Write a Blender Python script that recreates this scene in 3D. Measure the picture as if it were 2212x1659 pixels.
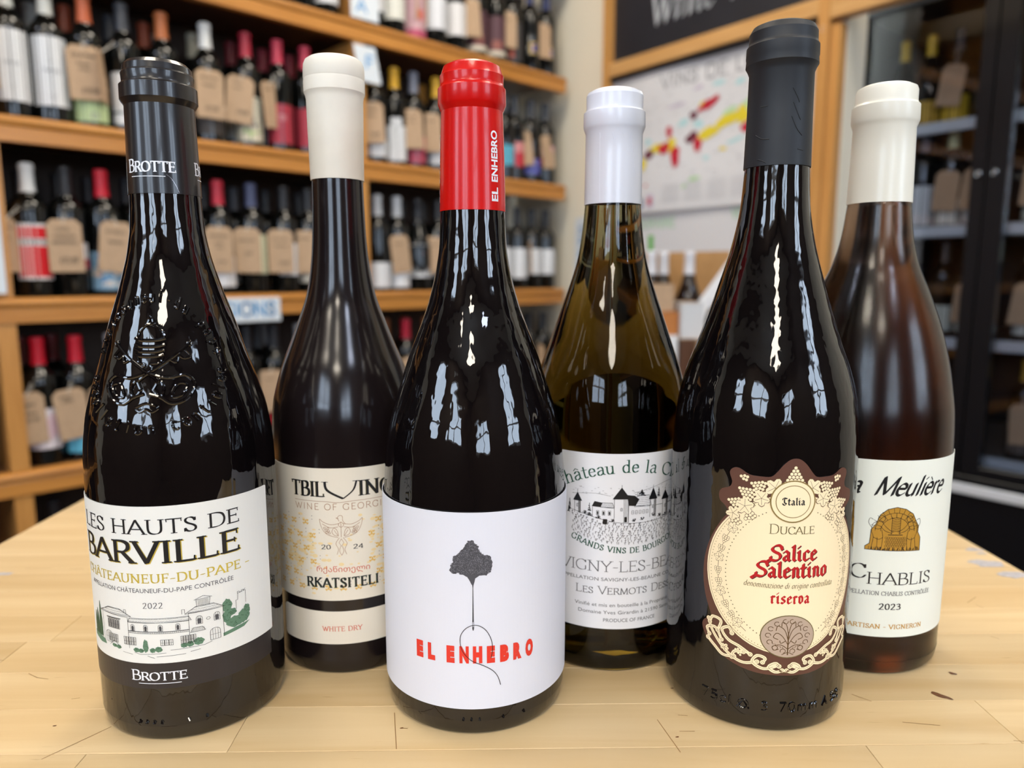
import bpy, math, random
from math import sin, cos, pi, radians, atan2, hypot
from mathutils import Vector, Matrix
from mathutils.geometry import delaunay_2d_cdt

for _o in list(bpy.data.objects): bpy.data.objects.remove(_o)
scene = bpy.context.scene
COL = scene.collection
rnd = random.Random(7)
TZ = 0.76                       # height of the table top

# ---------------------------------------------------------------- camera, world, exposure
cam = bpy.data.cameras.new('camera'); camo = bpy.data.objects.new('camera', cam); COL.objects.link(camo)
camo.location = (0, 0, TZ + 0.208)
camo.rotation_euler = (radians(90 - 8.4), 0, 0)
cam.sensor_width = 36; cam.lens = 1580 / 2212 * 36; cam.clip_start = 0.02; cam.clip_end = 60
cam.dof.use_dof = True; cam.dof.focus_distance = 0.335; cam.dof.aperture_fstop = 6.3; cam.dof.aperture_blades = 0
scene.camera = camo
scene.view_settings.view_transform = 'Standard'; scene.view_settings.look = 'None'
scene.view_settings.exposure = -0.76; scene.view_settings.gamma = 1.0
scene.view_settings.use_curve_mapping = False
SKY = 19.0
PANEL = 36.0
w = bpy.data.worlds.new('sky'); scene.world = w; w.use_nodes = True
w.node_tree.nodes['Background'].inputs[0].default_value = (0.70, 0.83, 1.0, 1)
w.node_tree.nodes['Background'].inputs[1].default_value = SKY

# ---------------------------------------------------------------- frames of the room
# left frame: x along the wall shelving, y into it.   right frame: x along the right wall, y into it.
P0 = Vector((-1.12, 1.617, 0)); AL = atan2(.6947, .7193)
PE = Vector((.200, 2.892, 0)); AR = atan2(-.7915, .6112)
ML = Matrix.Translation(P0) @ Matrix.Rotation(AL, 4, 'Z')
MR = Matrix.Translation(PE) @ Matrix.Rotation(AR, 4, 'Z')

# ---------------------------------------------------------------- materials
def lin(c):
    if isinstance(c, str):
        c = c.lstrip('#'); c = [int(c[i:i+2], 16) / 255 for i in (0, 2, 4)]
    return tuple(x / 12.92 if x <= .04045 else ((x + .055) / 1.055) ** 2.4 for x in c) + (1,)
MATS = {}
def mat(name, col, rough=.5, metal=0, spec=.5, coat=0, emit=0, trans=0, ior=1.45, noise=None, bump=None):
    if name in MATS: return MATS[name]
    m = bpy.data.materials.new(name); m.use_nodes = True; nt = m.node_tree; b = nt.nodes['Principled BSDF']
    b.inputs['Base Color'].default_value = lin(col); b.inputs['Roughness'].default_value = rough
    b.inputs['Metallic'].default_value = metal; b.inputs['Specular IOR Level'].default_value = spec
    b.inputs['Coat Weight'].default_value = coat; b.inputs['IOR'].default_value = ior
    b.inputs['Transmission Weight'].default_value = trans
    if emit:
        b.inputs['Emission Color'].default_value = lin(col); b.inputs['Emission Strength'].default_value = emit
    if noise:   # (scale, amount, [stretch])
        tc = nt.nodes.new('ShaderNodeTexCoord'); mp = nt.nodes.new('ShaderNodeMapping'); n = nt.nodes.new('ShaderNodeTexNoise')
        mp.inputs['Scale'].default_value = noise[2] if len(noise) > 2 else (1, 1, 1)
        n.inputs['Scale'].default_value = noise[0]; n.inputs['Detail'].default_value = 4
        r = nt.nodes.new('ShaderNodeMixRGB'); r.blend_type = 'MULTIPLY'; r.inputs[0].default_value = 1
        cr = nt.nodes.new('ShaderNodeMapRange'); cr.inputs[1].default_value = .3; cr.inputs[2].default_value = .7
        cr.inputs[3].default_value = 1 - noise[1]; cr.inputs[4].default_value = 1 + noise[1] * .4
        nt.links.new(tc.outputs['Object'], mp.inputs[0]); nt.links.new(mp.outputs[0], n.inputs['Vector'])
        nt.links.new(n.outputs['Fac'], cr.inputs[0]); r.inputs[1].default_value = lin(col)
        nt.links.new(cr.outputs[0], r.inputs[2]); nt.links.new(r.outputs[0], b.inputs['Base Color'])
    if bump:    # (scale, strength, distance, [stretch])
        tc = nt.nodes.new('ShaderNodeTexCoord'); mp = nt.nodes.new('ShaderNodeMapping'); n = nt.nodes.new('ShaderNodeTexNoise')
        mp.inputs['Scale'].default_value = bump[3] if len(bump) > 3 else (1, 1, 1)
        n.inputs['Scale'].default_value = bump[0]; n.inputs['Detail'].default_value = 3
        bp = nt.nodes.new('ShaderNodeBump'); bp.inputs['Strength'].default_value = bump[1]; bp.inputs['Distance'].default_value = bump[2]
        nt.links.new(tc.outputs['Object'], mp.inputs[0]); nt.links.new(mp.outputs[0], n.inputs['Vector'])
        nt.links.new(n.outputs['Fac'], bp.inputs['Height']); nt.links.new(bp.outputs[0], b.inputs['Normal'])
    MATS[name] = m; return m

def wood(name, c0, c1, cd, rough=.35, stretch=(2.2, 26, 26), rand=.12, pores=True):
    """long-grained softwood along local x: soft tone bands, short dark pores, a random tone per piece"""
    if name in MATS: return MATS[name]
    m = bpy.data.materials.new(name); m.use_nodes = True; nt = m.node_tree; b = nt.nodes['Principled BSDF']; L = nt.links.new
    N = nt.nodes.new
    tc = N('ShaderNodeTexCoord'); oi = N('ShaderNodeObjectInfo'); va = N('ShaderNodeVectorMath'); va.operation = 'ADD'
    sc_ = N('ShaderNodeVectorMath'); sc_.operation = 'SCALE'; sc_.inputs['Scale'].default_value = 31.0
    cb = N('ShaderNodeCombineXYZ'); L(oi.outputs['Random'], cb.inputs[0]); L(oi.outputs['Random'], cb.inputs[1]); L(cb.outputs[0], sc_.inputs[0])
    L(tc.outputs['Object'], va.inputs[0]); L(sc_.outputs[0], va.inputs[1])
    mp = N('ShaderNodeMapping'); mp.inputs['Scale'].default_value = stretch; L(va.outputs[0], mp.inputs[0])
    n1 = N('ShaderNodeTexNoise'); n1.inputs['Scale'].default_value = 1.6; n1.inputs['Detail'].default_value = 5; n1.inputs['Distortion'].default_value = .8
    L(mp.outputs[0], n1.inputs['Vector'])
    r1 = N('ShaderNodeValToRGB'); r1.color_ramp.elements[0].position = .32; r1.color_ramp.elements[0].color = lin(c0)
    r1.color_ramp.elements[1].position = .68; r1.color_ramp.elements[1].color = lin(c1); L(n1.outputs['Fac'], r1.inputs[0])
    last = r1.outputs[0]
    if pores:
        mp2 = N('ShaderNodeMapping'); mp2.inputs['Scale'].default_value = (stretch[0] * 28, stretch[1] * 20, stretch[2] * 20); L(va.outputs[0], mp2.inputs[0])
        n2 = N('ShaderNodeTexNoise'); n2.inputs['Scale'].default_value = 1.0; n2.inputs['Detail'].default_value = 2; L(mp2.outputs[0], n2.inputs['Vector'])
        r2 = N('ShaderNodeValToRGB'); r2.color_ramp.elements[0].position = .70; r2.color_ramp.elements[0].color = (0, 0, 0, 1)
        r2.color_ramp.elements[1].position = .80; r2.color_ramp.elements[1].color = (.55, .55, .55, 1); L(n2.outputs['Fac'], r2.inputs[0])
        mx = N('ShaderNodeMixRGB'); L(r2.outputs[0], mx.inputs[0]); L(last, mx.inputs[1]); mx.inputs[2].default_value = lin(cd); last = mx.outputs[0]
    hv = N('ShaderNodeHueSaturation'); mr = N('ShaderNodeMapRange'); L(oi.outputs['Random'], mr.inputs[0])
    mr.inputs[3].default_value = 1 - rand; mr.inputs[4].default_value = 1 + rand * .6; L(mr.outputs[0], hv.inputs['Value']); L(last, hv.inputs['Color'])
    L(hv.outputs[0], b.inputs['Base Color'])
    bp = N('ShaderNodeBump'); bp.inputs['Strength'].default_value = .25; bp.inputs['Distance'].default_value = .0006; L(n1.outputs['Fac'], bp.inputs['Height'])
    L(bp.outputs[0], b.inputs['Normal'])
    b.inputs['Roughness'].default_value = rough
    MATS[name] = m; return m

M_TABLE = wood('table_pine', '#c7a878', '#d8be92', '#a07c4c', .42, (2.0, 30, 30), .10)
M_PINE = wood('honey_pine', '#b87a36', '#cb8c44', '#7f4d20', .35, (3, 40, 40), .06)
M_PINEV = wood('honey_pine_upright', '#bd8443', '#cf9550', '#7f4d20', .35, (40, 40, 3), .06)
M_PINE2 = wood('frame_pine', '#c8985c', '#d6a86e', '#a06a30', .4, (3, 40, 40), .05)
M_PINE2V = wood('frame_pine_post', '#c08a4a', '#cf9a5a', '#a06a30', .4, (40, 40, 3), .05)
M_DARKW = mat('shelf_back_stain', '#3a2a20', .6, noise=(8, .2))
M_SHELF = wood('shelf_board_stain', '#5e4028', '#6d4b30', '#3a2616', .4, (3, 30, 30), .05)
M_CREAM = mat('cream_paint', '#f0e8d4', .6, noise=(3, .04))
M_CEIL = mat('ceiling_paint', '#e6e2d8', .7, noise=(2, .03))
M_REAR = mat('rear_wall_brown', '#5a4c42', .6, noise=(3, .2))
M_FLOOR = mat('dark_vinyl', '#4a4038', .45, noise=(5, .25))
M_KRAFT = mat('kraft_card', '#b99c7e', .8, noise=(60, .08))
M_CARTON = mat('corrugated_carton', '#b58a58', .85, noise=(25, .1))
M_STRING = mat('cotton_string', '#d8d2c6', .8)
M_INK = mat('pen_ink', '#2c2824', .6)
M_WHITEP = mat('white_paper', '#e6e8ea', .7)
M_BLKPL = mat('black_plastic', '#15171c', .35)
M_WHTPL = mat('white_plastic', '#d3d6dc', .35)
M_BOARD = mat('slate_board', '#20222a', .55, noise=(6, .25))
M_CHALK = mat('chalk', '#b4bac2', .9)
M_STEEL = mat('steel', '#b8bcc2', .25, metal=1)

def bottle_glass(name, col, rough, wob=.35):
    return mat(name, col, rough, spec=.6, ior=1.55, coat=0, bump=(70, wob, .0012, (1, 1, .4)))
G_BLACK = bottle_glass('dark_bottle_glass', '#0a0708', .015, .6)
G_BLACK2 = bottle_glass('dark_bottle_glass_smooth', '#080607', .02, .5)
G_SATIN = mat('satin_dark_glass', '#181213', .16, ior=1.5, bump=(18, .12, .0015))
G_BG = mat('shelf_bottle_glass', '#0b0c0b', .05, ior=1.5)
G_BGB = mat('shelf_bottle_brown_glass', '#1d1009', .06, ior=1.5)

def clear_glass(name, col, dens, rough=.0, ior=1.36, bumpv=.2):
    m = bpy.data.materials.new(name); m.use_nodes = True; nt = m.node_tree; b = nt.nodes['Principled BSDF']
    b.inputs['Base Color'].default_value = (1, 1, 1, 1); b.inputs['Roughness'].default_value = rough
    b.inputs['Transmission Weight'].default_value = 1; b.inputs['IOR'].default_value = ior
    va = nt.nodes.new('ShaderNodeVolumeAbsorption'); va.inputs['Color'].default_value = lin(col); va.inputs['Density'].default_value = dens
    nt.links.new(va.outputs[0], nt.nodes['Material Output'].inputs['Volume'])
    tc = nt.nodes.new('ShaderNodeTexCoord'); n = nt.nodes.new('ShaderNodeTexNoise'); n.inputs['Scale'].default_value = 34
    bp = nt.nodes.new('ShaderNodeBump'); bp.inputs['Strength'].default_value = bumpv; bp.inputs['Distance'].default_value = .0012
    nt.links.new(tc.outputs['Object'], n.inputs['Vector']); nt.links.new(n.outputs['Fac'], bp.inputs['Height']); nt.links.new(bp.outputs[0], b.inputs['Normal'])
    MATS[name] = m; return m
G_OLIVE = clear_glass('olive_wine_glass', '#aca012', 78, .0, 1.42)
G_AMBER = clear_glass('amber_satin_glass', '#b58a48', 72, .2, 1.42, .1)

def pane_glass(name, tint=(.96, .97, .98), refl=.08):
    m = bpy.data.materials.new(name); m.use_nodes = True; nt = m.node_tree; nt.nodes.remove(nt.nodes['Principled BSDF'])
    t = nt.nodes.new('ShaderNodeBsdfTransparent'); t.inputs[0].default_value = tint + (1,)
    g = nt.nodes.new('ShaderNodeBsdfGlossy'); g.inputs['Roughness'].default_value = .02
    f = nt.nodes.new('ShaderNodeFresnel'); f.inputs[0].default_value = 1.5
    mx = nt.nodes.new('ShaderNodeMixShader'); nt.links.new(f.outputs[0], mx.inputs[0]); nt.links.new(t.outputs[0], mx.inputs[1]); nt.links.new(g.outputs[0], mx.inputs[2])
    nt.links.new(mx.outputs[0], nt.nodes['Material Output'].inputs['Surface']); MATS[name] = m; return m
M_PANE = pane_glass('window_glass'); M_FRPANE = pane_glass('fridge_glass', (.93, .94, .97))

# ---------------------------------------------------------------- mesh helpers
class MB:
    def __init__(s): s.v = []; s.f = []
    def add(s, vs, fs):
        o = len(s.v); s.v += [tuple(p) for p in vs]; s.f += [tuple(i + o for i in f) for f in fs]; return s
    def box(s, x0, x1, y0, y1, z0, z1, bev=0):
        if bev:
            b = bev; vs = []; ring = []
            for z, d in ((z0, b), (z0 + b, 0), (z1 - b, 0), (z1, b)):
                ring.append([(x0 + d, y0 + d, z), (x1 - d, y0 + d, z), (x1 - d, y1 - d, z), (x0 + d, y1 - d, z)])
            vs = sum(ring, []); fs = [(3, 2, 1, 0), (12, 13, 14, 15)]
            for k in range(3):
                for i in range(4): j = (i + 1) % 4; fs.append((k*4+i, k*4+j, k*4+4+j, k*4+4+i))
            return s.add(vs, fs)
        return s.add([(x0,y0,z0),(x1,y0,z0),(x1,y1,z0),(x0,y1,z0),(x0,y0,z1),(x1,y0,z1),(x1,y1,z1),(x0,y1,z1)],
                     [(3,2,1,0),(4,5,6,7),(0,1,5,4),(1,2,6,5),(2,3,7,6),(3,0,4,7)])
    def lathe(s, prof, n=32, cx=0, cy=0, z0=0):
        """prof = [(r, z)] bottom to top; r = 0 closes"""
        idx = []; vs = []
        for r, z in prof:
            if r < 1e-6: idx.append([len(vs)] * n); vs.append((cx, cy, z0 + z))
            else:
                idx.append(list(range(len(vs), len(vs) + n)))
                vs += [(cx + r * sin(2*pi*i/n), cy - r * cos(2*pi*i/n), z0 + z) for i in range(n)]
        fs = []
        for k in range(len(prof) - 1):
            a, b = idx[k], idx[k+1]
            for i in range(n):
                j = (i + 1) % n; q = [a[i], a[j], b[j], b[i]]; u = []
                for t in q:
                    if t not in u: u.append(t)
                if len(u) > 2: fs.append(tuple(u))
        return s.add(vs, fs)
    def tube(s, pts, r, n=6, closed=False):
        pts = [Vector(p) for p in pts]; m = len(pts)
        if m < 2: return s
        up = Vector((0, 0, 1)); vs = []
        for i, p in enumerate(pts):
            if closed: t = pts[(i+1) % m] - pts[i-1]
            else: t = pts[min(i+1, m-1)] - pts[max(i-1, 0)]
            if t.length < 1e-9: t = Vector((1, 0, 0))
            t.normalize(); a = t.cross(up)
            if a.length < .1: a = t.cross(Vector((1, 0, 0)))
            a.normalize(); b = t.cross(a)
            for k in range(n): vs.append(p + (a * cos(2*pi*k/n) + b * sin(2*pi*k/n)) * r)
        fs = []
        for i in range(m if closed else m - 1):
            for k in range(n):
                j = (i + 1) % m; fs.append((i*n+k, i*n+(k+1) % n, j*n+(k+1) % n, j*n+k))
        if not closed: fs.append(tuple(range(n))[::-1]); fs.append(tuple((m-1)*n+k for k in range(n)))
        return s.add(vs, fs)
    def prism(s, outline, y0, y1):
        """outline in (x, z), extruded along y"""
        n = len(outline)
        return s.add([(x, y0, z) for x, z in outline] + [(x, y1, z) for x, z in outline],
                     [tuple(range(n)), tuple(range(n, 2*n))[::-1]] + [(i, i+n, (i+1) % n + n, (i+1) % n) for i in range(n)])
    def build(s, name, m, parent=None, smooth=False, label=None):
        me = bpy.data.meshes.new(name); me.from_pydata(s.v, [], s.f); me.validate()
        for q in (m if isinstance(m, (list, tuple)) else [m]): me.materials.append(q)
        if smooth:
            me.polygons.foreach_set('use_smooth', [True] * len(me.polygons))
            try: me.set_sharp_from_angle(angle=radians(24))
            except Exception: pass
        o = bpy.data.objects.new(name, me); COL.objects.link(o)
        if parent: o.parent = parent
        if label: o['label'] = label
        return o
def tag(o, label, cat, group=None, kind=None):
    o['label'] = label; o['category'] = cat
    if group: o['group'] = group
    if kind: o['kind'] = kind
    return o
def thing(name, loc=(0, 0, 0), rz=0, label=None, cat=None, group=None, M=None):
    o = bpy.data.objects.new(name, None); COL.objects.link(o); o.empty_display_size = .02
    if M is not None:
        o.location = (M @ Vector(loc)); o.rotation_euler = (0, 0, M.to_euler().z + rz)
    else: o.location = loc; o.rotation_euler = (0, 0, rz)
    if label: tag(o, label, cat, group)
    return o
def struct(name, mb, m, M=None):
    o = mb.build(name, m); o['kind'] = 'structure'
    if M is not None: o.matrix_world = M
    return o

# ---------------------------------------------------------------- pen lettering
def cr(pts, k=5, closed=False):
    P = [tuple(p) for p in pts]; n = len(P); out = []
    if n < 3: return P
    for i in range(n if closed else n - 1):
        if closed: a, b, c, d = P[i-1], P[i], P[(i+1) % n], P[(i+2) % n]
        else: a, b, c, d = P[max(i-1, 0)], P[i], P[i+1], P[min(i+2, n-1)]
        for j in range(k):
            t = j / k; out.append(tuple(.5 * ((2*b[q]) + (-a[q]+c[q])*t + (2*a[q]-5*b[q]+4*c[q]-d[q])*t*t + (-a[q]+3*b[q]-3*c[q]+d[q])*t**3) for q in (0, 1)))
    out.append(P[0] if closed else P[-1]); return out
CAPS = {
'A': (.76, '0,0 .38,1 .76,0|.15,.34 .61,.34'), 'B': (.66, '.13,0 .13,1|~.13,1 .38,1 .53,.9 .52,.66 .38,.54 .13,.53|~.13,.53 .42,.53 .61,.42 .61,.14 .43,0 .13,0'),
'C': (.74, '.69,.96 .69,.74|~.69,.76 .58,.94 .4,1 .18,.9 .06,.66 .06,.36 .18,.1 .42,0 .6,.05 .72,.22'), 'D': (.8, '.13,0 .13,1|~.13,1 .42,1 .66,.86 .75,.5 .66,.14 .42,0 .13,0'),
'E': (.62, '.13,0 .13,1|.13,1 .54,1|.13,.53 .46,.53|.13,0 .58,0'), 'F': (.58, '.13,0 .13,1|.13,1 .54,1|.13,.52 .44,.52'),
'G': (.8, '.69,.96 .69,.76|~.69,.78 .58,.94 .4,1 .18,.9 .06,.66 .06,.36 .18,.1 .42,0 .6,.04 .68,.1|.69,.42 .69,.06'), 'H': (.82, '.13,0 .13,1|.69,0 .69,1|.13,.52 .69,.52'),
'I': (.3, '.15,0 .15,1'), 'J': (.4, '~.26,1 .26,.2 .18,0 .02,-.04'), 'K': (.76, '.13,0 .13,1|.66,1 .16,.46|.3,.6 .72,0'), 'L': (.6, '.13,0 .13,1|.13,0 .56,0'),
'M': (.94, '.1,0 .14,1|.14,1 .47,.04|.47,.04 .8,1|.8,1 .84,0'), 'N': (.84, '.13,0 .13,1.|.08,1 .7,0|.7,0 .7,1'),
'O': (.82, '~.41,1 .18,.9 .06,.66 .06,.34 .18,.1 .41,0 .64,.1 .76,.34 .76,.66 .64,.9 .41,1'), 'P': (.62, '.13,0 .13,1|~.13,1 .4,1 .57,.88 .57,.62 .4,.48 .13,.47'),
'Q': (.82, '~.41,1 .18,.9 .06,.66 .06,.34 .18,.1 .41,0 .64,.1 .76,.34 .76,.66 .64,.9 .41,1|.44,.04 .8,-.2'), 'R': (.7, '.13,0 .13,1|~.13,1 .4,1 .56,.88 .56,.64 .4,.5 .13,.49|.36,.5 .7,0'),
'S': (.56, '.47,.95 .47,.76|~.47,.78 .4,.94 .27,1 .12,.93 .08,.76 .18,.6 .4,.44 .5,.28 .46,.09 .29,0 .14,.06 .06,.24|.06,.24 .06,.04'), 'T': (.7, '.35,0 .35,1|.04,1 .66,1'),
'U': (.8, '~.12,1 .12,.3 .22,.06 .41,0 .58,.06 .68,.3 .68,1'), 'V': (.74, '.02,1 .38,0|.38,0 .72,1'), 'W': (1.06, '.02,1 .32,0|.32,0 .53,.9|.53,.9 .76,0|.76,0 1.04,1'),
'X': (.74, '.06,1 .7,0|.06,0 .68,1'), 'Y': (.72, '.04,1 .36,.48|.68,1 .36,.48|.36,.48 .36,0'), 'Z': (.66, '.06,1 .6,1|.6,1 .06,0|.06,0 .62,0'),
'0': (.6, '~.3,1 .12,.86 .07,.5 .12,.14 .3,0 .48,.14 .53,.5 .48,.86 .3,1'), '1': (.42, '.1,.84 .24,1|.24,1 .24,0'), '2': (.6, '~.08,.8 .16,.96 .34,1 .48,.86 .46,.62 .3,.34 .06,0|.06,0 .54,0'),
'3': (.56, '~.08,.88 .26,1 .44,.9 .44,.68 .22,.55|~.22,.55 .46,.48 .5,.22 .34,.02 .06,.06'), '4': (.6, '.44,0 .44,1|.44,1 .04,.3|.04,.3 .56,.3'), '5': (.58, '.14,1 .48,1|.14,1 .12,.58|~.12,.58 .34,.62 .5,.42 .46,.12 .28,0 .06,.06'),
'6': (.6, '~.48,.98 .22,.8 .08,.4 .14,.08 .32,0 .5,.12 .5,.42 .32,.56 .1,.42'), '7': (.56, '.06,1 .52,1|.52,1 .2,0'), '8': (.6, '~.3,.54 .12,.7 .14,.92 .3,1 .46,.92 .48,.7 .3,.54 .08,.34 .1,.08 .3,0 .5,.08 .52,.34 .3,.54'), '9': (.6, '~.12,.02 .38,.2 .52,.6 .46,.92 .28,1 .1,.88 .1,.58 .28,.44 .5,.58'),
'-': (.4, '.06,.4 .34,.4'), '.': (.25, '.1,.0 .13,.05'), '/': (.5, '0,-.1 .4,1.05'), '£': (.6, '~.5,.86 .36,1 .22,.86 .24,.4 .08,0|.08,0 .52,0|.06,.46 .42,.46'), ' ': (.34, ''), "'": (.2, '.1,1 .08,.8')}
LOW = {
'a': (.5, '~.09,.54 .2,.66 .34,.64 .4,.5 .4,.1 .5,.02|~.4,.4 .2,.36 .07,.24 .09,.05 .22,0 .4,.14'), 'b': (.56, '.12,0 .12,1.04|~.12,.5 .28,.66 .46,.56 .5,.32 .44,.08 .26,0 .12,.12'),
'c': (.46, '~.42,.54 .28,.66 .12,.56 .06,.33 .12,.08 .28,0 .43,.12'), 'd': (.56, '.44,0 .44,1.04|~.44,.5 .3,.66 .12,.56 .06,.33 .12,.08 .28,0 .44,.12'), 'e': (.48, '.08,.37 .43,.37|~.43,.37 .4,.56 .26,.66 .12,.56 .06,.33 .12,.08 .28,0 .43,.12'),
'f': (.34, '~.36,.98 .24,1.05 .16,.9 .16,0|.04,.62 .3,.62'), 'g': (.52, '~.44,.5 .3,.66 .12,.56 .08,.34 .16,.14 .3,.1 .44,.2|~.44,.64 .44,-.1 .34,-.3 .14,-.28 .06,-.18'), 'h': (.58, '.12,0 .12,1.04|~.12,.48 .28,.66 .42,.6 .46,.44 .46,0'),
'i': (.26, '.13,0 .13,.64|.12,.88 .15,.92'), 'j': (.26, '~.15,.64 .15,-.1 .04,-.28|.14,.88 .17,.92'), 'k': (.54, '.12,0 .12,1.04|.42,.64 .14,.3|.24,.4 .5,0'), 'l': (.26, '.13,0 .13,1.04'),
'm': (.86, '.12,0 .12,.64|~.12,.48 .26,.66 .38,.6 .42,.44 .42,0|~.42,.48 .58,.66 .7,.6 .74,.44 .74,0'), 'n': (.58, '.12,0 .12,.64|~.12,.48 .28,.66 .42,.6 .46,.44 .46,0'), 'o': (.54, '~.27,.66 .12,.58 .06,.33 .12,.08 .27,0 .42,.08 .48,.33 .42,.58 .27,.66'),
'p': (.56, '.12,-.3 .12,.64|~.12,.5 .28,.66 .46,.56 .5,.32 .44,.08 .26,0 .12,.12'), 'q': (.56, '.44,-.3 .44,.64|~.44,.5 .3,.66 .12,.56 .06,.33 .12,.08 .28,0 .44,.12'), 'r': (.4, '.12,0 .12,.64|~.12,.44 .24,.64 .38,.62'),
's': (.42, '~.35,.55 .24,.66 .1,.58 .1,.44 .3,.3 .36,.14 .26,0 .12,.02 .05,.14'), 't': (.34, '~.16,.88 .16,.12 .24,0 .34,.06|.03,.64 .32,.64'), 'u': (.58, '~.11,.64 .11,.16 .22,0 .36,.04 .45,.2|.45,.64 .45,0'),
'v': (.5, '.03,.64 .26,0|.26,0 .48,.64'), 'w': (.76, '.03,.64 .22,0|.22,0 .38,.6|.38,.6 .54,0|.54,0 .74,.64'), 'x': (.5, '.05,.64 .46,0|.04,0 .46,.64'), 'y': (.5, '.03,.64 .27,.02|~.48,.64 .24,-.1 .12,-.28 .02,-.24'), 'z': (.46, '.06,.64 .4,.64|.4,.64 .06,0|.06,0 .42,0')}
ACC = {'Â': 'A^', 'É': "E'", 'Ô': 'O^', 'È': 'E`', 'Ê': 'E^', 'â': 'a^', 'é': "e'", 'è': 'e`', 'ê': 'e^', 'ô': 'o^', 'à': 'a`', 'î': 'i^'}
BLK = {   # broken-nib hand
'S': (.72, '~.7,.9 .54,1.02 .3,.96 .16,.8 .2,.66 .36,.56 .56,.46 .64,.28 .54,.08 .32,.0 .1,.05 -.08,.0 -.18,-.1 -.08,-.16 .02,-.1|.66,.94 .74,.74|.08,.24 .06,.02'), 'I': (.62, '~.04,.74 .1,.94 .3,1 .56,.9|~.3,1 .24,.6 .3,.3 .5,.22|~.5,.22 .36,.0 .16,.04 .04,.2'),
'a': (.5, '.07,.56 .18,.66 .34,.54 .34,.1 .44,.02|.34,.38 .14,.3 .08,.2 .09,.1 .19,.01 .34,.14'), 'l': (.28, '.02,.94 .12,1.02 .12,.1 .22,.02'), 'i': (.3, '.03,.58 .12,.66 .12,.1 .22,.02|.06,.86 .14,.94'),
'c': (.44, '.38,.56 .25,.66 .09,.54 .09,.12 .2,.01 .38,.12'), 'e': (.46, '.09,.32 .36,.46 .36,.54 .24,.66 .09,.54 .09,.12 .21,.01 .4,.13'), 'n': (.52, '.03,.58 .12,.66 .12,.02|.12,.54 .28,.66 .37,.56 .37,.1 .47,.02'),
't': (.36, '.14,.88 .12,.12 .22,.01 .34,.1|.0,.64 .3,.64'), 'o': (.48, '.09,.54 .09,.12 .23,.01 .38,.12 .38,.54 .25,.66 .09,.54'), 'r': (.4, '.03,.58 .12,.66 .12,.08 .19,.01|.12,.52 .25,.66 .34,.57'),
's': (.44, '.36,.57 .23,.66 .1,.56 .1,.44 .34,.26 .34,.12 .2,.01 .04,.1'), 'v': (.48, '.02,.6 .1,.66 .1,.14 .24,.01 .38,.14 .38,.5 .24,.68')}

def parse(d):
    out = []
    for s in d.split('|'):
        if not s: continue
        sm = s[0] == '~'; p = [tuple(float(t) for t in q.split(',')) for q in s.lstrip('~').split()]
        out.append((sm, cr(p) if sm else p))
    return out
_gc = {}
def glyph(ch, font):
    k = (ch, font)
    if k in _gc: return _gc[k]
    acc = None; base = ch
    if ch in ACC: base, acc = ACC[ch]
    tab = BLK if font == 'black' and base in BLK else (CAPS if base in CAPS else LOW)
    if base not in tab: base = ' '; tab = CAPS
    wd, d = tab[base]; st = parse(d); ends = []
    if font in ('serif', 'sserif'):
        allp = [(i, p) for i, (sm, s) in enumerate(st) for p in s]
        s_len = .115
        for i, (sm, s) in enumerate(list(st)):
            for e, q in ((s[0], s[1]), (s[-1], s[-2])):
                if any(j != i and hypot(p[0]-e[0], p[1]-e[1]) < .05 for j, p in allp): 
                    if not (base in 'BDEFPRL' and abs(e[0]-.13) < .02 and abs(q[0]-e[0]) < .02): continue
                dx, dy = e[0]-q[0], e[1]-q[1]; L = hypot(dx, dy) or 1
                top = abs(e[1]-1) < .06 or abs(e[1]-.64) < .03 or abs(e[1]-1.04) < .02; bot = abs(e[1]) < .03 or abs(e[1]+.3) < .01
                if abs(dy)/L > .6 and (top or bot) and (not sm or abs(dx)/L < .3) and base not in 'CGS' and not (base in '0123456789' and base != '1' and base != '4'):
                    left = s_len; right = s_len
                    if base.islower() and top: right = 0
                    ends.append((False, [(e[0]-left, e[1]), (e[0]+right, e[1])]))
                elif abs(dx)/L > .8 and not sm and base in 'EFLTZ':
                    sg = -1 if e[1] > .8 else 1
                    if .3 < e[1] < .7: ends.append((False, [(e[0], e[1]-.08), (e[0], e[1]+.08)]))
                    else: ends.append((False, [(e[0], e[1]), (e[0]+.01, e[1]+sg*.17)]))
    if acc:
        y = 1.0 if base.isupper() else .68; cx = wd/2 - (.02 if base == 'a' else 0)
        a = {'^': [(cx-.15, y+.1), (cx, y+.24), (cx+.15, y+.1)], "'": [(cx-.02, y+.1), (cx+.12, y+.26)], '`': [(cx+.02, y+.1), (cx-.12, y+.26)]}[acc]
        ends.append((False, a))
        if base == 'i': st = st[:1]
    _gc[k] = (wd, [s for _, s in st], [s for _, s in ends]); return _gc[k]

def hull(pts):
    pts = sorted(set((round(x, 6), round(y, 6)) for x, y in pts))
    if len(pts) < 3: return pts
    def half(P):
        h = []
        for p in P:
            while len(h) > 1 and (h[-1][0]-h[-2][0])*(p[1]-h[-2][1]) - (h[-1][1]-h[-2][1])*(p[0]-h[-2][0]) <= 1e-12: h.pop()
            h.append(p)
        return h[:-1]
    return half(pts) + half(pts[::-1])
def nibshape(w, t, a):
    c, s = cos(a), sin(a); return [(x*c - y*s, x*s + y*c) for x, y in ((-w/2, -t/2), (w/2, -t/2), (w/2, t/2), (-w/2, t/2))]
def roundnib(w): return [(w/2*cos(k*pi/3), w/2*sin(k*pi/3)) for k in range(6)]

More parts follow.
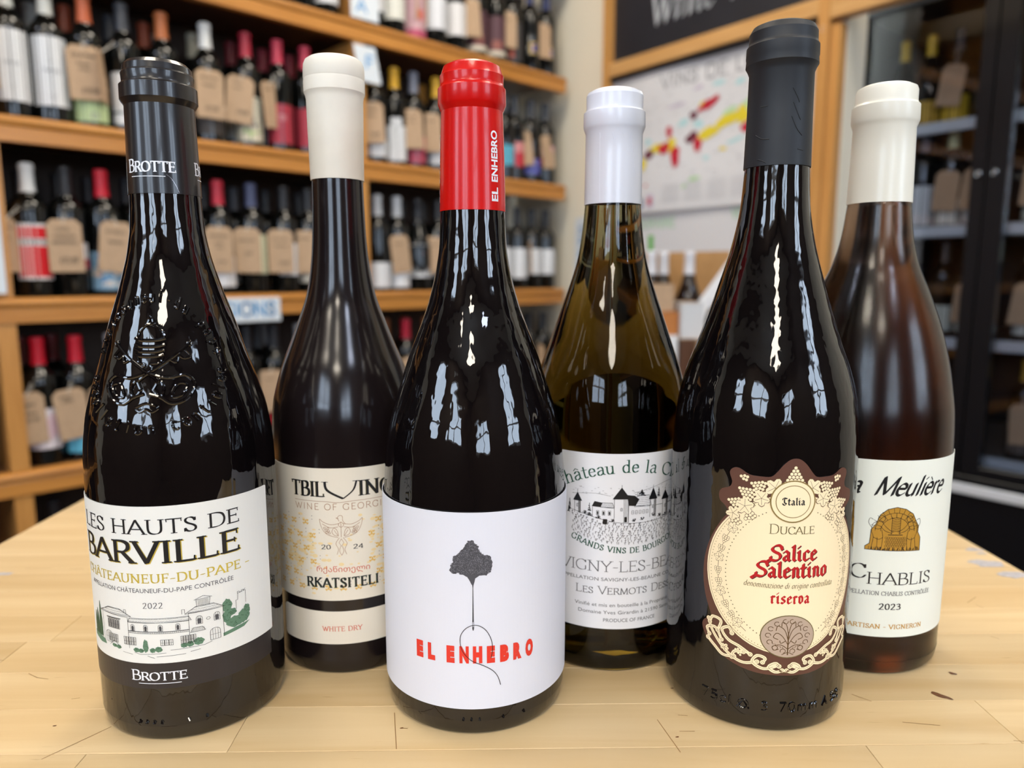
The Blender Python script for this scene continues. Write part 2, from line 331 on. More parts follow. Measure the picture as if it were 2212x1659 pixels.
class Canvas:
    """flat print on a surface; fn(u, v, off) gives the point (u, v in mm, off in mm outwards)"""
    def __init__(s, fn, cell=2.2): s.fn = fn; s.L = {}; s.cell = cell; s.order = []
    def layer(s, m, off):
        k = (m.name, off)
        if k not in s.L: s.L[k] = (MB(), m); s.order.append(k)
        return s.L[k][0]
    def conv(s, m, off, pts):
        mb = s.layer(m, off)
        if len(pts) > 2: mb.add([s.fn(u, v, off) for u, v in pts], [tuple(range(len(pts)))])
    def fill(s, m, off, pts, cell=None, rim=0):
        """any simple outline, tessellated so it follows the curve"""
        cell = cell or s.cell; P = []
        n = len(pts)
        for i in range(n):
            a, b = pts[i], pts[(i+1) % n]; d = hypot(b[0]-a[0], b[1]-a[1]); k = max(1, int(d / cell))
            for j in range(k): P.append((a[0]+(b[0]-a[0])*j/k, a[1]+(b[1]-a[1])*j/k))
        n = len(P); V = [Vector(p) for p in P]
        x0, x1 = min(p[0] for p in P), max(p[0] for p in P); y0, y1 = min(p[1] for p in P), max(p[1] for p in P)
        x = x0 + cell * .5
        while x < x1:
            y = y0 + cell * .5
            while y < y1: V.append(Vector((x, y))); y += cell * 2
            x += cell
        r = delaunay_2d_cdt(V, [], [list(range(n))], 1, 1e-5)
        fs = []
        for f in r[2]:
            a, b, c = (r[0][i] for i in f[:3])
            fs.append(tuple(f) if (b-a).x*(c-a).y - (b-a).y*(c-a).x > 0 else tuple(f)[::-1])
        mb = s.layer(m, off); mb.add([s.fn(p.x, p.y, off) for p in r[0]], fs)
        if rim:
            o = [s.fn(u, v, off) for u, v in P]; q = [s.fn(u, v, off - rim) for u, v in P]
            mb.add(o + q, [(i, i+n, (i+1) % n + n, (i+1) % n) for i in range(n)])
    def line(s, m, off, pts, nib):
        mb = s.layer(m, off)
        for a, b in zip(pts[:-1], pts[1:]):
            d = hypot(b[0]-a[0], b[1]-a[1]); k = max(1, int(d / (s.cell*.6)))
            for j in range(k):
                p = (a[0]+(b[0]-a[0])*j/k, a[1]+(b[1]-a[1])*j/k); q = (a[0]+(b[0]-a[0])*(j+1)/k, a[1]+(b[1]-a[1])*(j+1)/k)
                h = hull([(p[0]+x, p[1]+y) for x, y in nib] + [(q[0]+x, q[1]+y) for x, y in nib])
                if len(h) > 2: mb.add([s.fn(u, v, off) for u, v in h], [tuple(range(len(h)))])
    def text(s, m, off, txt, u0, v0, h, font='serif', width=None, wt=.13, thin=.035, ang=12, slant=0, track=.06, small=None, path=None, center=False, tubes=None, tr=.3):
        """h = cap height; width = fitted width in mm; small = scale of lower-case letters set as small capitals"""
        items = []; x = 0
        for ch in txt:
            c, k = ch, 1
            if small and ch.islower(): c = ch.upper(); k = small
            wd, st, en = glyph(c, font); items.append((x, k, st, en)); x += wd*k + track
        x -= track; sx = (width / (x*h)) if width else 1
        if center: u0 = u0 - x*h*sx/2
        a = radians(ang)
        for (x0, k, st, en) in items:
            nib = nibshape(wt*h, thin*h, a) if thin else roundnib(wt*h); snib = nibshape(thin*h*1.2, thin*h*1.1, 0) if thin else nib
            mid = u0 + x0*h*sx
            for grp, nb in ((st, nib), (en, snib)):
                for stk in grp:
                    pts = []
                    for px, py in stk:
                        U = u0 + (x0 + (px + slant*py)*k)*h*sx; V = py*k*h
                        if path:
                            pv, sl = path(U); pts.append((U - sl*V*.9, v0 + pv + V))
                        else: pts.append((U, v0 + V))
                    if tubes is not None:
                        if grp is st: tubes.tube([s.fn(p[0], p[1], off) for p in pts], tr, 5)
                    else: s.line(m, off, pts, nb)
        return u0 + x*h*sx
    def build(s, name, parent):
        out = []
        for k in s.order:
            mb, m = s.L[k]
            if mb.f: out.append(mb.build(name, m, parent))
        return out

def sans(cv, m, off, txt, u0, v0, h, width=None, bold=0, center=False, path=None):
    """the built-in sans lettering, bent onto a canvas"""
    cu = bpy.data.curves.new('lettering', 'FONT'); cu.body = txt; cu.size = 1; cu.resolution_u = 3; cu.offset = bold
    ob = bpy.data.objects.new('lettering', cu); COL.objects.link(ob)
    dg = bpy.context.evaluated_depsgraph_get(); me = ob.evaluated_get(dg).to_mesh()
    V = [v.co.copy() for v in me.vertices]; Fs = [tuple(p.vertices) for p in me.polygons]
    ob.evaluated_get(dg).to_mesh_clear(); bpy.data.objects.remove(ob); bpy.data.curves.remove(cu)
    if not V: return
    x0, x1 = min(v.x for v in V), max(v.x for v in V); hh = .727
    k = h / hh; sx = (width / ((x1-x0)*k)) if width else 1
    if center: u0 -= (x1-x0)*k*sx/2
    pts = []
    for v in V:
        U = u0 + (v.x - x0)*k*sx; W = v0 + v.y*k
        if path: W += path(U)[0]
        pts.append(cv.fn(U, W, off))
    cv.layer(m, off).add(pts, Fs)

def circ(cx, cy, a, b=None, n=28, t0=0, t1=2*pi): 
    b = b or a; return [(cx + a*cos(t0+(t1-t0)*i/n), cy + b*sin(t0+(t1-t0)*i/n)) for i in range(n+1)]
def rrect(u0, u1, v0, v1, r, n=4):
    p = []
    for cx, cy, t in ((u1-r, v0+r, -pi/2), (u1-r, v1-r, 0), (u0+r, v1-r, pi/2), (u0+r, v0+r, pi)):
        p += [(cx + r*cos(t + pi/2*i/n), cy + r*sin(t + pi/2*i/n)) for i in range(n+1)]
    return p
# ---------------------------------------------------------------- the six bottles on the table
INK = mat('label_black_ink', '#15161a', .35); GREYINK = mat('label_grey_ink', '#55565a', .5); GREENINK = mat('label_green_ink', '#1e5240', .5)
LEAF = mat('label_leaf_green', '#5f8168', .6); LEAF2 = mat('label_deep_green', '#36583f', .6)
GOLDINK = mat('label_gold_ink', '#cdb84c', .35, metal=.35); GOLD2 = mat('label_bronze_gold', '#c4963c', .35, metal=.35)
REDINK = mat('label_red_ink', '#d9261b', .3, coat=.6); CRIMSON = mat('label_crimson_ink', '#b5121c', .45); SALMON = mat('label_salmon_ink', '#cf6a52', .6)
OCHRE = mat('label_pale_ochre', '#ecd6a4', .6); OCHRE2 = mat('label_ochre', '#e0b866', .6); TANLINE = mat('label_tan_line', '#a98262', .6)
WHITEINK = mat('white_print', '#e8eaf0', .5); PAPER_W = mat('label_white_paper', '#e2e2dd', .6, bump=(900, .12, .0002)); PAPER_LIN = mat('label_linen_paper', '#e9eaee', .6, bump=(1400, .25, .0002, (.2, .2, 1)))
PAPER_COOL = mat('label_cool_white_paper', '#d8dae4', .55, bump=(1100, .12, .0002)); PAPER_CR = mat('label_ivory_paper', '#e6dfd0', .6, bump=(900, .1, .0002)); PAPER_GR = mat('label_eggshell_paper', '#e8ece2', .6)
BAND_BLK = mat('label_black_band', '#2b2728', .38); CREAMC = mat('label_cream_card', '#f6e4bd', .5); BROWNC = mat('label_brown_border', '#5c3a2e', .45); BROWNL = mat('label_brown_line', '#5f4526', .6); TAUPE = mat('label_taupe', '#b29e8c', .5); OLIVEINK = mat('label_olive_ink', '#6c6138', .5)
GOLDLINE = mat('label_olive_line', '#8a7440', .5)

def interp(prof, z):
    for (z0, r0), (z1, r1) in zip(prof[:-1], prof[1:]):
        if z0 <= z <= z1: return r0 + (r1-r0)*(z-z0)/(z1-z0) if z1 > z0 else r0
    return prof[-1][1] if z > prof[-1][0] else prof[0][1]

def smoothprof(p, k=4):
    return [(max(0, r), z) for z, r in cr(p, k)]

def front_bottle(loc, R, shoulder, H, glass, cap, capmat, label, group='wine bottles standing on the table'):
    """loc (x, y) in m; R, shoulder [(z, r)], cap [(z, r)] in mm"""
    t = thing('wine_bottle', (loc[0], loc[1], TZ), 0, label, 'bottle', group)
    heel = [(5, 0), (4, .5*R), (1.0, .78*R), (0, .84*R), (0, .91*R), (1.0, .955*R), (3.2, .985*R), (8, R)]
    body = [(a, b) for a, b in heel] + [(r_z[0], r_z[1]) for r_z in shoulder]
    top = [(cap[-1][0] - 1.5, cap[-1][1] if cap[-1][1] > 2 else 10), (cap[-1][0] - 1.2, 0)]
    sh = cr(shoulder, 5)
    prof = heel + [(z, r) for z, r in sh]
    zc = cap[0][0]
    rn_ = min(r for z, r in cap if z < H - 15) - .7; prof = [q for q in prof if q[0] <= zc + 1.5] + [(zc+2.5, min(cap[0][1]-.5, rn_)), (zc+4, rn_), (H - 20, rn_), (H - 6, rn_ - 1), (H - 4, 0)]
    mb = MB(); mb.lathe([(r/1000, z/1000) for z, r in prof], 160)
    g = mb.build('glass_body', glass, t, smooth=True)
    cb = MB(); cp = [(cap[0][0], cap[0][1] - .6)] + cap + [(cap[-1][0] + .3, 0)]
    cb.lathe([(r/1000, z/1000) for z, r in cp], 96)
    c = cb.build('capsule', capmat, t, smooth=True)
    rp = [(z, r) for z, r in prof]
    return t, g, c, rp

def cylmap(R):
    def f(u, v, off): a = u / R; r = (R + off) / 1000; return (r*sin(a), -r*cos(a), v/1000)
    return f
def capmap(cap, R=15):
    def f(u, v, off):
        a = u / R; r = (interp(cap, v) + off) / 1000; return (r*sin(a), -r*cos(a), v/1000)
    return f
def sheet(canvas, m, u0, u1, v0, v1, r=0.8, off=.25):
    canvas.fill(m, off, rrect(u0, u1, v0, v1, r), cell=2.0, rim=off)

def label_parts(t, name, R, base, prints, paperlabel=None):
    """base(cv) draws the paper; prints(cv) the printing: label > lettering pieces"""
    cv = Canvas(cylmap(R)); base(cv); objs = cv.build(name, t); lab = objs[0]
    if paperlabel: lab['label'] = paperlabel
    pv = Canvas(cylmap(R)); prints(pv); n = pv.build('printed_lettering', lab)
    return lab

THIN = roundnib
def pl(cv, m, off, pts, w): cv.line(m, off, pts, THIN(w))
def hatchbox(cv, m, off, x0, x1, y0, y1, n, w, sl=0):
    for i in range(n):
        x = x0 + (x1-x0)*(i+.5)/n; pl(cv, m, off, [(x, y0), (x+sl, y1)], w)
def window_(cv, m, off, x, y, w, h, arch=False, bars=2):
    o = [(x, y), (x, y+h), (x+w, y+h), (x+w, y), (x, y)]
    if arch: o = [(x, y), (x, y+h*.7)] + [(x+w/2 - w/2*cos(pi*k/6), y+h*.7+h*.3*sin(pi*k/6)) for k in range(1, 6)] + [(x+w, y+h*.7), (x+w, y), (x, y)]
    pl(cv, m, off, o, .16)
    for k in range(1, bars+1): pl(cv, m, off, [(x+w*k/(bars+1), y), (x+w*k/(bars+1), y+h*.92)], .12)
    pl(cv, m, off, [(x, y+h*.45), (x+w, y+h*.45)], .12)
def roof(cv, m, off, x0, x1, y0, y1, inset, w=.14, rows=4, fill=None):
    q = [(x0, y0), (x0+inset, y1), (x1-inset, y1), (x1, y0)]
    if fill: cv.fill(fill, off-.02, q)
    pl(cv, m, off, q + [q[0]], w*1.3)
    for r in range(rows):
        f = (r+.5)/rows; a = x0+inset*f; b = x1-inset*f; y = y0+(y1-y0)*f; x = a
        while x < b:
            e = min(b, x+.5+rnd.random()*.7); pl(cv, m, off, [(x, y), ((x+e)/2, y+.18), (e, y)], w*.8); x = e + rnd.random()*.3
def bush(cv, x, y, a, b, m1, m2, n=14, off=.36):
    cv.fill(m1, off, [(x + a*cos(t)*(1+.12*sin(5*t+x)), y + b*sin(t)*(1+.1*cos(7*t))) for t in [2*pi*k/18 for k in range(18)]])
    for k in range(n):
        t = rnd.random()*6.28; r = rnd.random()**.5*.85; px, py = x+a*r*cos(t), y+b*r*sin(t)
        pl(cv, m2, off+.03, [(px, py), (px+.25*a*.3, py+.3), (px+.5*min(a, 1), py)], .14)

# ---- embossed bottle, far left
sh1 = [(8, 42.2), (40, 42.4), (90, 42.3), (118, 42), (127, 41.7), (134, 41.1), (141, 40.1), (148, 38.8), (158, 36), (165, 33.7), (172, 31.4), (186, 27.4), (200, 22.8), (214, 18.7), (222, 17), (229, 15.9), (240, 15.2), (246, 15.1)]
cap1 = [(244, 15.5), (275, 14.7), (282.5, 14.6), (284, 15.6), (285, 16.2), (291.2, 16.1), (292, 15.2), (292.8, 14.9), (296.2, 15.1), (297, 14.5), (299.6, 14.2), (301.4, 12.4), (302, 9)]
CAP_BLK = mat('black_capsule_foil', '#1c191a', .28, coat=.3, bump=(120, .12, .0006, (1, 1, .3)))
t, g, c, rp1 = front_bottle((-.1588, .3444), 42.2, sh1, 302, G_BLACK, cap1, CAP_BLK,
    'dark bottle with embossed keys crest, black capsule and white LES HAUTS DE BARVILLE label')
def sm1(u, v, off):   # surface of the shoulder: u in degrees
    a = radians(u); r = (interp(rp1, v) + off)/1000; return (r*sin(a), -r*cos(a), v/1000)
crest = MB()
S = lambda pts, rr=.42: crest.tube([sm1(u, v, .2) for u, v in cr(pts, 4)], rr*1.35/1000, 8)
C0, V0 = 4.5, 171
S([(C0-3, 187.5), (C0, 190.5), (C0+3, 187.5), (C0-3, 187.5)], .5); S([(C0-10, 182.2), (C0-8, 185), (C0, 187.6), (C0+9, 185), (C0+12, 182.4)])
for k, (vv, wdt) in enumerate(((181.4, 12.5), (178.8, 12), (176.6, 11.5), (174.6, 11))): S([(C0-wdt, vv), (C0-wdt*.5, vv-.9), (C0+wdt*.5, vv-.9), (C0+wdt, vv)], .62)
S([(C0-9, 173.6), (C0-7, 171), (C0-2.5, 170.4), (C0-5, 168.5), (C0-1, 167), (C0+3, 168.6), (C0+1, 170.4), (C0+8, 171), (C0+10.5, 173.6)], .45)
for sg in (-1, 1):
    S([(C0+sg*30, 178.4), (C0+sg*16, 172.6), (C0, 166.6), (C0-sg*7, 163.4)], .55)          # key shanks
    S(circ(C0+sg*31, 178.8, 1.8, .9, 8), .4)
    S([(C0+sg*27, 176.4), (C0+sg*31, 173.6), (C0+sg*26, 172.4), (C0+sg*22, 173.6), (C0+sg*20, 171), (C0+sg*16, 172)], .45)
    S([(C0+sg*2, 166.5), (C0+sg*14, 164.6), (C0+sg*25, 165.6), (C0+sg*31, 161.6), (C0+sg*25, 155.6), (C0+sg*16, 153.8), (C0+sg*9, 156.6), (C0+sg*2, 158.2)], .62)
    S([(C0+sg*16, 158), (C0+sg*20, 162), (C0+sg*26, 161.4), (C0+sg*23, 157.6), (C0+sg*17, 156.4), (C0+sg*16, 158)], .5)
    S([(C0+sg*4, 160), (C0+sg*8, 163.6), (C0+sg*11, 160), (C0+sg*8, 156.6), (C0+sg*4, 160)], .55)
S([(C0-7, 152.4), (C0-4, 150.6), (C0, 151.8), (C0+4, 150.6), (C0+7, 152.6), (C0, 154.2), (C0-7, 152.4)], .5)
crest.build('embossed_crest', G_BLACK, t, smooth=True)
et = MB()
def ringtext(txt, a0, a1, flip):
    n = len(txt)
    for i, ch in enumerate(txt):
        th = radians(a0 + (a1-a0)*i/(n-1)); wd, st, en = glyph(ch, 'sans')
        h = 5.2; 
        for stk in st:
            P = []
            for px, py in stk:
                x = (px - wd/2)*h*.95; y = (py - .35)*h
                if flip: dx, dy = x*sin(th)*-1 + y*-cos(th), x*cos(th) + y*-sin(th); dx, dy = -x*sin(th) - y*cos(th), x*cos(th) - y*sin(th)
                else: dx, dy = x*sin(th) + y*cos(th), -x*cos(th) + y*sin(th)
                P.append((C0 + (29.5*cos(th) + dx)*1.82, V0 + 28.3*sin(th)*.98 + dy))
            et.tube([sm1(u, v, .15) for u, v in P], .0006, 7)
ringtext('châteauneuf-du-pape', 172, 8, False); ringtext('appellation contrôlée', 196, 350, True)
et.build('embossed_lettering', G_BLACK, t, smooth=True)
dt = MB()
for k, u in enumerate((-8, -4.7, -1.3, 2.2, 13.5, 21)): dt.lathe([(0, 0), (.8, .1), (.9, .5), (.5, 1.0), (0, 1.1)], 10, 0, 0, 0); 
dt = MB()
for u in (-8, -4.7, -1.3, 2.2, 13.5, 21):
    f = cylmap(42.2); dt.tube([f(u, 9.5, -.3), f(u, 9.9, .5), f(u, 10.8, -.3)], .0007, 7)
dt.build('heel_dot', G_BLACK, t, smooth=True)
def b1base(cv): sheet(cv, PAPER_W, -66, 58.2, 38.4, 110.2, .8)
def b1print(cv):
    T = cv.text; o = .34
    for m, dx, dy, oo in ((GOLDINK, .45, -.3, .30), (INK, 0, 0, o)):
        T(m, oo, 'LES HAUTS DE', -37.6+dx, 98+dy, 6.3, width=78, wt=.15, thin=.05) if m is INK else None
        T(m, oo, 'BARVILLE', -37.8+dx, 85+dy, 9.6, width=77.6, wt=.2, thin=.06)
    T(GOLDINK, o, 'CHÂTEAUNEUF-DU-PAPE', -38.2, 75.9, 3.9, width=78, wt=.17, thin=.06, track=.1); pl(cv, GOLDINK, o, [(42.4, 77.6), (44.2, 77.6)], .45)
    sans(cv, GREYINK, o, 'APPELLATION CHÂTEAUNEUF-DU-PAPE CONTRÔLÉE', -34, 71.3, 2.1, width=70)
    T(GREYINK, o, '2022', -2.6, 64.2, 2.5, width=8.6, wt=.13, thin=.05, track=.14)
    # house and garden
    L = lambda *p, w=.16: pl(cv, INK, .36, list(p), w)
    L((-26, 45.6), (-26.3, 60), (-10.4, 59.4), (-10.4, 45.2)); L((-28, 60.2), (-21, 62.7), (-15, 62.9), (-8.6, 60)); roof(cv, INK, .37, -27.6, -8.6, 60, 62.9, 6, rows=3)
    L((-10.4, 57.6), (16, 57.2)); roof(cv, INK, .37, -10.4, 17, 57.4, 59.4, 1, rows=2); L((-10.4, 53.4), (16, 53), w=.3); L((-10.4, 52.6), (16, 52.2))
    hatchbox(cv, INK, .36, -10.2, 15.8, 52.4, 53.2, 34, .1)
    for x in (-9, -3, 3.4, 10.6): window_(cv, INK, .37, x, 53.6, 1.8, 2.9, True, 1); cv.fill(GREYINK, .35, rrect(x+.4, x+1.4, 53.7, 55.8, .2))
    L((16, 46), (16, 60.6), (30.4, 60.4), (30.4, 46.4)); roof(cv, INK, .37, 14.6, 31, 60.4, 63.2, 4.6, rows=3)
    L((19.6, 63), (19.4, 66.2), (25.2, 66.4), (24.8, 63)); L((18.6, 66.2), (22.4, 67.6), (26, 66.4)); hatchbox(cv, INK, .36, 20, 24.6, 63.2, 66, 8, .14)
    for x in (19, 26.4): window_(cv, INK, .37, x, 54.8, 2.5, 3.8, True, 2); cv.fill(GREYINK, .35, rrect(x+.5, x+2, 55, 57.4, .2))
    L(*circ(24, 56.6, .8, .6, 10)); L((13.4, 60.6), (13.4, 62.6), (14.6, 62.6), (14.6, 60.8)); L((-12, 61.4), (-12, 63), (-11, 63), (-11, 61))
    for x, n in ((-22.6, 5), (-13, 5), (4, 3), (12.4, 6)):
        wd = 6.2 if n > 3 else 5.4; y = 46.8
        for k in range(n): window_(cv, INK, .37, x + wd*k/n, y, wd/n*.86, 3.6 if n > 3 else 2.6, False, 1)
    for k in range(5): window_(cv, INK, .37, -22.4 + 1.5*k, 53.2, 1.3, 4.6, False, 1); cv.fill(GREYINK, .35, rrect(-22.1+1.5*k, -21.5+1.5*k, 53.4, 57.4, .1))
    L((-23, 58), (-14.4, 58.2), w=.4)
    for x in (-24.6, 24.4): window_(cv, INK, .37, x, 46, 4.4, 5.4, True, 3)
    L((16.4, 51.4), (22.6, 51.6), (21.4, 53.4), (17.6, 53.4), (16.4, 51.4)); hatchbox(cv, INK, .36, 16.8, 22.2, 51.5, 53.3, 9, .12)
    # cypresses, shrubs, hill with keep
    for x, h, a in ((-29, 16.5, 1.5), (-32.2, 12.4, 1.6), (-34.5, 10.5, 1.5)):
        cv.fill(LEAF2, .35, [(x-a, 47), (x-a*.9, 47+h*.5), (x-.2, 47+h), (x+.2, 47+h), (x+a*.9, 47+h*.5), (x+a, 47)])
        for k in range(16): y = 47+h*.85*rnd.random(); pl(cv, INK, .38, [(x-a*.5*rnd.random(), y), (x+a*.5*rnd.random(), y+1)], .12)
    cv.fill(LEAF, .33, [(-37, 45), (-30, 43.8), (-25, 44.2), (-26, 46.2), (-33, 47.4), (-37, 47.6)]); cv.fill(LEAF, .33, [(30, 46), (40, 47.4), (43, 49.4), (36, 48.6), (30, 47.6)])
    for x, y, a, b in ((32.4, 60, 2.2, 3.2), (32, 55, 2, 3), (36, 51.4, 4.2, 2.6), (40, 52.6, 3, 3.2), (41.6, 55, 1.8, 2.6), (34.6, 56.4, 2, 1.6)): bush(cv, x, y, a, b, LEAF, LEAF2, 16)
    L((36.6, 57), (36.4, 61.2), (37.4, 61.2), (37.6, 64.2), (41.4, 64.6), (41.4, 58.6)); L((37.4, 64.2), (37.4, 65), (38.4, 65), (38.4, 64.4), (39.4, 64.5), (39.4, 65.1), (40.4, 65.1), (40.4, 64.6), (41.4, 65.4))
    for x, y, a, b in ((-7, 44.6, 1.4, 1.1), (-4.8, 44.4, 1.3, 1), (-2.6, 46.6, 1.2, 3), (.4, 44.6, 1.3, 1.1), (3, 45, 1.6, 1.3), (13.6, 46, 1.5, 1.1), (16, 46.2, 1.5, 1.3), (19.6, 46.8, 2.2, 1.7), (-19, 45, 1.6, .8), (-16.4, 44.8, 1.4, .9)): bush(cv, x, y, a, b, LEAF, LEAF2, 9)
    L((-22, 45), (-19, 47.4), (-15.6, 45)); L((-8, 43.4), (-5, 42.6), (6, 43.2)); L((8, 44.4), (22, 44.6), (25, 45.4)); L((2, 41.6), (14, 42)); L((-2, 42), (1, 40.9)); L((-14, 43), (-9, 42.4)); L((16, 42.6), (20, 43))
lab = label_parts(t, 'front_label', 42.2, b1base, b1print)
def b1band(cv): sheet(cv, BAND_BLK, -66, 56.5, 26.4, 38.3, .5)
def b1bp(cv): cv.text(WHITEINK, .34, 'Brotte', -10.4, 30.4, 4.7, width=24.4, wt=.16, thin=.05, small=.8, track=.04); pl(cv, WHITEINK, .34, [(-7, 28.9), (11.4, 28.9)], .35)
label_parts(t, 'label_band', 42.2, b1band, b1bp)
cc = Canvas(capmap(cap1, 15.3))
for u in (-10.6, 21.4, -45): cc.text(WHITEINK, .12, 'Brotte', u, 253.2, 5.3, width=22, wt=.16, thin=.06, small=.8, track=.04); pl(cc, WHITEINK, .12, [(u+2, 251.2), (u+17.5, 251.2)], .35)
pl(cc, mat('foil_crease', '#8a8688', .25, metal=.7), .1, cr([(u_, v_) for u_, v_ in ((7.6, 252), (9.2, 250.6), (11, 247.6), (12.2, 244.6))]), .25)
cc.build('printed_lettering', c)

# ---- satin bottle with ivory capsule
sh2 = [(8, 39), (60, 39), (110, 39), (130, 38.7), (140, 37.8), (147, 36.4), (160, 32.6), (172, 27.8), (185, 22.8), (197, 18.5), (210, 15.9), (225, 14.3), (245, 13.5), (260, 13.3)]
cap2 = [(257.5, 13.8), (285, 14.3), (298, 14.5), (300, 14.9), (301.2, 15.5), (307, 15.6), (307.8, 15.4), (308.6, 15.6), (312.5, 15.5), (315, 15.3), (317, 14.4), (318.2, 12.6), (318.6, 9)]
CAP_IV = mat('ivory_capsule', '#e6e0d2', .42, noise=(90, .04), bump=(90, .15, .0006))
t, g, c, rp = front_bottle((-.0921, .3975), 39, sh2, 318, G_SATIN, cap2, CAP_IV,
    'dark satin bottle with ivory capsule and ivory TBILVINO wine of Georgia label')
def b2print(cv):
    T = cv.text; o = .34
    for m, dx, oo in ((OLIVEINK, -.35, .3), (INK, 0, o)):
        T(m, oo, 'TBIL', -21.6+dx, 97.4, 7.6, width=18.6, wt=.16, thin=.05); T(m, oo, 'INO', 14.2+dx, 97.4, 7.6, width=19, wt=.16, thin=.05)
    cv.line(INK, o, cr([(-2.6, 105), (-1.4, 100.6), (6.4, 96.2)]) , nibshape(1.25, .3, .3)); cv.line(INK, o, cr([(6.4, 96.2), (11.4, 100.4), (13.2, 105.2)]), nibshape(.9, .3, .3))
    pl(cv, INK, o, [(-4.4, 105), (-1, 105)], .3); pl(cv, INK, o, [(11.4, 105.2), (14.6, 105.2)], .3)
    pl(cv, TANLINE, o, cr([(-20, 94.9), (-4, 94.8), (4, 94.2), (12, 94.8), (36, 95.1)]), .25)
    cv.text(TANLINE, o, 'WINE OF GEORGIA', -19.9, 90.4, 3.2, font='sans', width=50, wt=.1, thin=0, track=.18)
    # ornament field: pale blots, darker hearts, dots
    for k in range(420):
        u = rnd.uniform(-36, 40); v = 66 + rnd.gauss(0, 9.6)
        if 44 < v < 88 and not (-9 < u < 19 and v > 62 and rnd.random() < .85) and not (-14 < u < 24 and v < 61 and rnd.random() < .75):
            a = .5 + rnd.random()*1.2; cv.fill(OCHRE, .28, circ(u, v, a, a*(.35+.4*rnd.random()), 9)[:-1])
    for i in range(-5, 6):
        for j in range(6):
            u = 5 + i*7.6 + (j % 2)*3.8; v = 48.5 + j*7
            if (-9 < u < 19 and v > 61) or (-14 < u < 24 and v < 60 and j > 0): continue
            for q in range(4):
                th = q*pi/2 + pi/4; cx, cy = u+1.5*cos(th), v+1.2*sin(th)
                cv.fill(OCHRE2, .29, [(cx-.85, cy+.2), (cx-.3, cy+.6), (cx, cy+.3), (cx+.35, cy+.62), (cx+.85, cy+.2), (cx, cy-.75)])
            cv.fill(OCHRE2, .29, circ(u, v, .5, 1.1, 8)[:-1])
            pl(cv, GREYINK, .31, [(u+3.8, v+3.4), (u+3.85, v+3.4)], .42)
            pl(cv, GREYINK, .31, [(u+3.8, v+1.6), (u+3.85, v+1.6)], .38)
    # bird with vine wings
    B = lambda pts, k=4: pl(cv, TANLINE, .35, cr(pts, k), .22)
    B([(3.9, 84.4), (3.3, 86.3), (4.2, 87.4), (5.6, 87), (5.8, 84.6), (7, 83)]); B([(3.3, 86.3), (2.5, 86.1), (3.6, 85.6)])
    for sg in (-1, 1):
        B([(4.8+sg*1, 83.2), (4.8+sg*5, 82.6), (4.8+sg*9, 84), (4.8+sg*10.8, 85.4), (4.8+sg*10, 81.4), (4.8+sg*8, 78.2), (4.8+sg*5, 76.6), (4.8+sg*1.6, 75.8)])
        B([(4.8+sg*1.6, 81.4), (4.8+sg*5.6, 81), (4.8+sg*9.4, 83)])
        for a, b in ((6.6, 80.6), (7.6, 79.6), (6.3, 79.3), (7.2, 78.5), (8.3, 80.8), (5.9, 78.2)): B(circ(4.8+sg*a, b, .55, .5, 7))
        B([(4.8+sg*1.4, 76.6), (4.8+sg*2, 79.6), (4.8+sg*3.6, 80.8), (4.8+sg*4.6, 78.8), (4.8+sg*3.4, 77), (4.8+sg*1.4, 76.6)]); B([(4.8+sg*1.8, 77), (4.8+sg*3.4, 79.6)])
        B([(4.8+sg*1, 75.6), (4.8+sg*2.8, 72.6), (4.8+sg*1.6, 69.6), (4.8+sg*2.4, 66.8)]); B([(4.8+sg*.5, 71), (4.8+sg*1, 68.4), (4.8, 66.2)])
    B([(4.8, 84), (4.8, 76)], 1); B([(3.4, 82.4), (4.8, 81.2), (6.2, 82.4), (4.8, 84), (3.4, 82.4)]); pl(cv, TANLINE, .35, [(4.8, 75), (3.6, 73), (4.8, 71), (6, 73), (4.8, 75)], .2)
    T(INK, o, '20', -5.6, 69.6, 2.2, width=5, wt=.2, thin=.07); T(INK, o, '24', 10.6, 69.4, 2.2, width=5, wt=.2, thin=.07)
    sans(cv, SALMON, o, 'რქაწითელი', -8.6, 57.3, 3.0, width=27.4)
    T(LEAF2, .32, 'RKATSITELI', -14.5, 48.8, 5, width=37.6, wt=.19, thin=.05, track=.12); T(INK, o, 'RKATSITELI', -14.3, 49, 5, width=37.6, wt=.17, thin=.05, track=.12)
label_parts(t, 'front_label', 39, lambda cv: sheet(cv, PAPER_CR, -52, 58, 41.6, 112, .8), b2print)
label_parts(t, 'lower_label', 39, lambda cv: sheet(cv, PAPER_CR, -33.2, 42, 17.6, 35.6, 2.2),
    lambda cv: cv.text(SALMON, .34, 'WHITE DRY', -6.6, 24.9, 2.5, width=20.4, wt=.15, thin=.06, track=.12))

# ---- centre bottle, red capsule
sh3 = [(8, 44.6), (50, 45), (90, 44.9), (105, 44.4), (118, 43.6), (130, 42.3), (141, 40.2), (151, 37.2), (162, 33.7), (170, 31.1), (178, 28), (186, 24.9), (195, 21.6), (206, 18.6), (214, 17), (223, 15.8), (240, 15)]
cap3 = [(237.6, 15.4), (262, 14.9), (282, 14.3), (284, 15.2), (285.2, 15.7), (292, 15.6), (293, 14.8), (294, 14.5), (297.5, 14.7), (298.4, 14.1), (301.6, 13), (303, 10.5), (303.3, 7)]
CAP_RED = mat('red_capsule_foil', '#c80c08', .26, coat=.15, spec=.4, bump=(60, .05, .0004, (1, 1, 2)))
t, g, c, rp = front_bottle((-.0184, .351), 44.6, sh3, 303, G_BLACK, cap3, CAP_RED,
    'dark wine bottle with bright red capsule and white EL ENHEBRO tree label, front centre')
